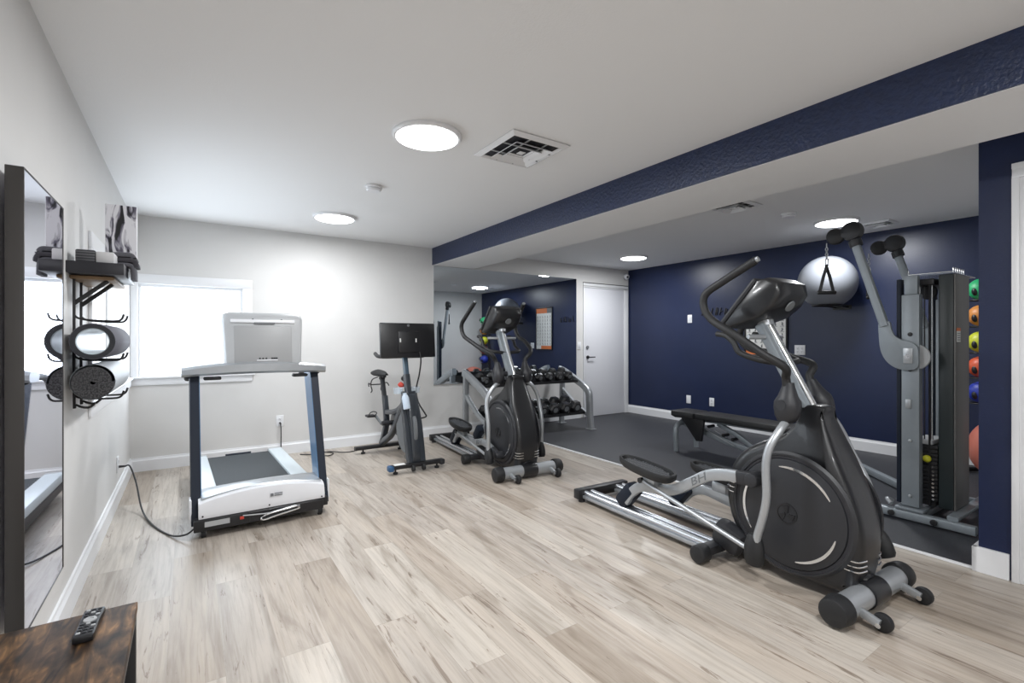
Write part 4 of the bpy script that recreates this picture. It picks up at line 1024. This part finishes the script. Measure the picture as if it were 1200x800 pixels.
for x, y in [(-.265+i*.042, -.178) for i in range(6)]: B().box((x, y, 1.622), (.007, .006, .034), rot=(0, 0, 0), bev=.001).done('tray_peg', 'chrome', tr_)
B().tube([(-.268, -.178, 1.612), (-.268, .05, 1.612), (-.268, .05, 1.640)], .003, smooth=False, n=6).done('tray_rail', 'chrome', tr_)

def handle(x, y, z, label, spread):
    t = thing('cable_stirrup', label, 'cable handle', (x, y, z), 0, 'cable handles hanging from the pulley arms')
    b = B()
    for i in range(4): b.tube([V((.008*math.cos(a)*(i % 2), .008*math.cos(a)*(1-i % 2), -.014-.019*i+.013*math.sin(a))) for a in [j*PI/4 for j in range(8)]], .0028, closed=True, k=2, n=6)
    b.tube([(0, 0, .03), (0, 0, -.004)], .004, n=6); b.done('chain', 'silver', t)
    b = B(); b.tube([V((.004, .010*math.cos(a), -.105+.024*math.sin(a))) for a in [j*PI/5 for j in range(10)]], .004, closed=True, k=2, n=6); b.done('carabiner', 'chrome', t)
    for k in (-1, 1): B().tube([V((0, k*.004, -.125)), V(spread)*k*.5+V((0, 0, -.22)), V(spread)*k+V((0, 0, -.325))], .01, smooth=False, sq=(.022, .004), up=(1, 0, 0)).done('strap', 'softblack', t)
    B().cyl(V(spread)*-1.35+V((0, 0, -.33)), V(spread)*1.35+V((0, 0, -.33)), .014, n=16, bev=.003).done('grip', 'softblack', t)
    return t
handle(3.87, 1.65, 1.865, 'black strap handle hanging in front of the grey ball from the raised arm', (.035, -.030, 0))
handle(4.62, 1.655, 1.865, 'black strap handle hanging from the farther arm of the cable machine', (.004, .010, 0))

# ------------------------------------------------------------------ left wall: slim smart mirror
t = thing('smart_mirror', 'tall slim mirror in a bronze-grey frame mounted on the left wall', 'mirror', (XL, 2.152, .348))
b = B(); HM = 1.33
X1 = .058; X0 = .018
for lo, hi in (((X0, -.258, 0), (X1, -.253, HM)), ((X0, .253, 0), (X1, .258, HM)), ((X0, -.253, 0), (X1, .253, .005)), ((X0, -.253, HM-.005), (X1, .253, HM))): b.bx(lo, hi, bev=.002)
b.done('frame', 'frame', t)
B().bx((X0+.002, -.253, .005), (X1-.002, .253, HM-.005)).done('glass', 'smartglass', t, flat=True)
B().bx((0, -.17, .12), (X0, .17, HM-.12), bev=.004).done('wall_mount', 'black', t)

# ------------------------------------------------------------------ mat rack, shelf and what is on them
t = thing('mat_rack', 'black wire wall rack with hooks holding the two rolled mats', 'rack', (XL, 2.98, .88))
YA, YC = -.07, .10
for y in (YA, YC):
    v = B().tube([(.012, y, .60), (.012, y, .05), (.02, y, .015), (.06, y, .0), (.085, y, .02)], .0055, k=3, n=8).done('wall_bar', 'black', t)
    for z in (.405, .222, .045):
        B().tube([(.012, y, z+.06), (.014, y, z+.015), (.05, y, z-.003), (.15, y, z-.008), (.178, y, z), (.188, y, z+.025)], .0045, k=4, n=8).done('hook', 'black', v)
    B().tube([(.012, y, .475), (.13, y, .583)], .006, smooth=False, sq=(.008, .018)).done('shelf_brace', 'black', v)
B().bx((.0, -.10, .585), (.155, .35, .600), bev=.002).done('wood_shelf', mat('light_brown_wood', (.26, .17, .09), .5, var=.25, vscale=12), t)

SZ = 1.535
t = tag(B().bx((XL, 2.80, SZ-.052), (XL+.198, 3.30, SZ), bev=.003).done('floating_shelf', mat('black_brown_shelf', (.014, .014, .020), .4), None), 'thick black floating shelf above the wire mat rack', 'shelf')
foam = stripes('grey_layered_foam', [(.0, (.035, .036, .042)), (.7, (.055, .056, .062)), (1, (.15, .15, .16))], 26, 'Z')
def block(x0, x1, y0, y1, z0, z1, m, label):
    t = B().box(((x0+x1)/2-(x0+x1)/2, 0, 0), (x1-x0, y1-y0, z1-z0), bev=.006).done('yoga_block', m, None)
    t.location = ((x0+x1)/2, (y0+y1)/2, (z0+z1)/2); return tag(t, label, 'yoga block', 'yoga blocks on the black shelf')
block(-.418, -.350, 2.83, 2.98, SZ, SZ+.056, foam, 'dark grey layered block beside the white block on the black shelf')
block(-.349, -.284, 2.83, 2.98, SZ, SZ+.052, mat('white_foam', (.62, .62, .63), .7), 'white block on the near end of the black shelf')
t = thing('folded_towel', 'dark grey folded towel draped over the front edge of the black shelf', 'towel', (-.25, 2.99, SZ))
for i, (z, th, xr_, drop) in enumerate(((.010, .020, .020, .066), (.033, .022, .030, .030), (.058, .022, .024, .012))):
    pts = [(-.052, 0, z), (-.02, 0, z+.003), (xr_-.008, 0, z+.002), (xr_+.004, 0, z-.014), (xr_+.006, 0, z-drop)]
    B().tube(pts, .01, k=5, sq=(.105, th), up=(0, 0, 1)).done('towel_fold', mat('grey_towel_%d' % (i % 2), ((.10, .10, .115), (.045, .043, .052))[i > 0], .85, bump=.3, bscale=300), t)
# framed canvas with black swirls on white
def swirl():
    m = bpy.data.materials.new('black_swirl_print'); m.use_nodes = True
    nt = m.node_tree; p = nt.nodes['Principled BSDF']; p.inputs['Roughness'].default_value = .6
    tc = nt.nodes.new('ShaderNodeTexCoord'); mp = nt.nodes.new('ShaderNodeMapping'); mp.inputs['Rotation'].default_value = (0, .75, 0); mp.inputs['Scale'].default_value = (30, 1, 9)
    nt.links.new(tc.outputs['Object'], mp.inputs['Vector'])
    n = nt.nodes.new('ShaderNodeTexNoise'); n.inputs['Scale'].default_value = .8; n.inputs['Detail'].default_value = 3; n.inputs['Distortion'].default_value = 1.4; nt.links.new(mp.outputs[0], n.inputs['Vector'])
    r = nt.nodes.new('ShaderNodeValToRGB'); e = r.color_ramp.elements
    e[0].position, e[0].color = .36, (.008, .008, .01, 1); e[1].position, e[1].color = .50, (.72, .72, .76, 1); x = e.new(.42); x.color = (.16, .15, .20, 1)
    nt.links.new(n.outputs['Fac'], r.inputs['Fac']); nt.links.new(r.outputs['Color'], p.inputs['Base Color'])
    return m
t = thing('art_print', 'black and white swirl patterned print standing on the black shelf', 'picture', (-.282, 3.075, SZ))
B().bx((-.062, 0, .0), (.062, .035, .325), bev=.002).done('panel', 'white', t)
B().bx((-.060, -.002, .002), (.060, 0, .323)).done('printed_face', swirl(), t, flat=True)
# rolled mats
t = thing('foam_roller', 'dark grey hollow foam roller on the upper rack hooks', 'foam roller', (-.350, 2.76, 1.183))
b = B(); b.lathe([(.058, 0), (.076, .0), (.079, .004), (.079, .63), (.076, .634), (.058, .634)], (0, 0, 0), (0, 1, 0), n=48, closed=True); b.done('foam_shell', mat('slate_grey_foam', (.11, .11, .135), .75, bump=.1, bscale=300), t)
b = B(); b.lathe([(.054, .004), (.058, .002), (.058, .630), (.054, .628)], (0, 0, 0), (0, 1, 0), n=48, closed=True); b.done('core_tube', mat('pale_core_tube', (.45, .52, .56), .3), t)
B().lathe([(.0575, -.0015), (.0765, -.0015), (.0765, .0005), (.0575, .0005)], (0, 0, 0), (0, 1, 0), n=48, closed=True).done('end_face', mat('dark_foam_end', (.025, .027, .034), .7), t)
t = thing('rolled_mat', 'dark speckled rolled exercise mat on the lower rack hooks', 'mat', (-.352, 2.76, 1.005))
b = B(); sp_ = []
for i in range(151):
    a = i/150*2*PI*6.0; r__ = .012+.0105*a/(2*PI); sp_.append((r__*math.cos(a), r__*math.sin(a)))
inner = [((math.hypot(x, z)-.0100)*x/math.hypot(x, z), (math.hypot(x, z)-.0100)*z/math.hypot(x, z)) for x, z in sp_]
poly = sp_+inner[::-1]
front = [b.bm.verts.new((x, 0, z)) for x, z in poly]; back = [b.bm.verts.new((x, .62, z)) for x, z in poly]; N2 = len(sp_)
for i in range(N2-1):
    j, j2 = 2*N2-1-i, 2*N2-2-i
    b.bm.faces.new((front[i], front[i+1], front[j2], front[j])); b.bm.faces.new((back[i], back[j], back[j2], back[i+1]))
b.bridge(front, back)
b.done('mat_roll', speckle('speckled_dark_mat', (.022, .022, .025), (.085, .085, .09), 150), t)
b = B(); b.lathe([(.0752, .02), (.0772, .018), (.0772, .60), (.0752, .602)], (0, 0, 0), (0, 1, 0), n=48, closed=True); b.done('mat_sheen', mat('pale_grey_mat_sheen', (.40, .43, .46), .5), t, label='pale grey layer painting the sheen on the rolled mat')  # pale layer puts the specular sheen of the roll into colour

# ------------------------------------------------------------------ table and remote
t = thing('side_table', 'rustic brown wooden table top on black legs in the near left corner', 'table', (-.275, 1.28, 0))
B().bx((-.155, -.42, .438), (.155, .42, .46), bev=.0015).done('table_top', rustic(), t)
b = B()
for x in (-.14, .14):
    for y in (-.405, .405): b.bx((x-.0125, y-.0125, 0), (x+.0125, y+.0125, .438), bev=.002)
    b.bx((x-.0125, -.405, .412), (x+.0125, .405, .438), bev=.002); b.bx((x-.0125, -.405, .06), (x+.0125, .405, .085), bev=.002)
b.done('leg_frame', 'black', t)
rc = V((-.211, 1.612, .46)); ra = math.atan2(.155, .037)-PI/2
t = thing('remote_control', 'black television remote lying on the brown table', 'remote control', rc, -.04)
b = B(); b.prism([(p.x, p.y) for p in catmull([(-.021, -.065, 0), (-.012, -.074, 0), (.012, -.074, 0), (.021, -.065, 0), (.020, 0, 0), (.022, .065, 0), (.012, .073, 0), (-.012, .073, 0), (-.022, .065, 0), (-.020, 0, 0)], 3, True)], 'z', .0, .017, bev=.004); b.done('body', 'charcoal', t)
for iy in range(9):
    for ix in range(3):
        if iy in (4, 5): continue
        B().box(((ix-1)*.0118, -.056+iy*.0145, .0178), (.0085, .007, .003), bev=.001).done('button', 'lightgrey' if (ix+iy) % 4 == 0 else 'charcoal2', t)
B().lathe([(.014, 0), (.013, .003), (.008, .0032), (.007, .001), (0, .001)], (0, .008, .0165), (0, 0, 1), n=24).done('navigation_ring', 'lightgrey', t)
B().text('roku', .008, Matrix.Translation((0, -.078, .0172)), .0004).done('bottom_lettering', 'lightgrey', t, flat=True) if False else None

# ------------------------------------------------------------------ camera, world, view
cd = bpy.data.cameras.new('camera'); cam = bpy.data.objects.new('camera', cd); COL.objects.link(cam)
cam.location = (0, 0, 1.19); cam.rotation_euler = (PI/2, 0, -math.atan(378/565.)); cd.sensor_width = 36; cd.lens = 565/1200*36; cd.shift_y = -2/1200; cd.clip_start = .05
scn.camera = cam
w = bpy.data.worlds.new('world'); scn.world = w; w.use_nodes = True
w.node_tree.nodes['Background'].inputs[0].default_value = (.8, .88, 1, 1); w.node_tree.nodes['Background'].inputs[1].default_value = .6
def win_lamp(loc, rot, sx, sy, e):
    ld = bpy.data.lights.new('window_daylight', 'AREA'); ld.shape = 'RECTANGLE'; ld.size = sx; ld.size_y = sy; ld.energy = e; ld.color = (.80, .90, 1.0)
    o = bpy.data.objects.new('window_daylight', ld); COL.objects.link(o); o.location = loc; o.rotation_euler = rot
win_lamp(((WB[0]+WB[1])/2, YB+.04, 1.27), (-PI/2, 0, 0), WB[1]-WB[0], .8, 9)
win_lamp((XL-.045, (WL[0]+WL[1])/2, 1.27), (0, -PI/2, 0), .8, WL[1]-WL[0], 6)
scn.view_settings.view_transform = 'Standard'; scn.view_settings.look = 'None'; scn.view_settings.exposure = 0.52; scn.view_settings.gamma = 1; scn.view_settings.use_curve_mapping = False
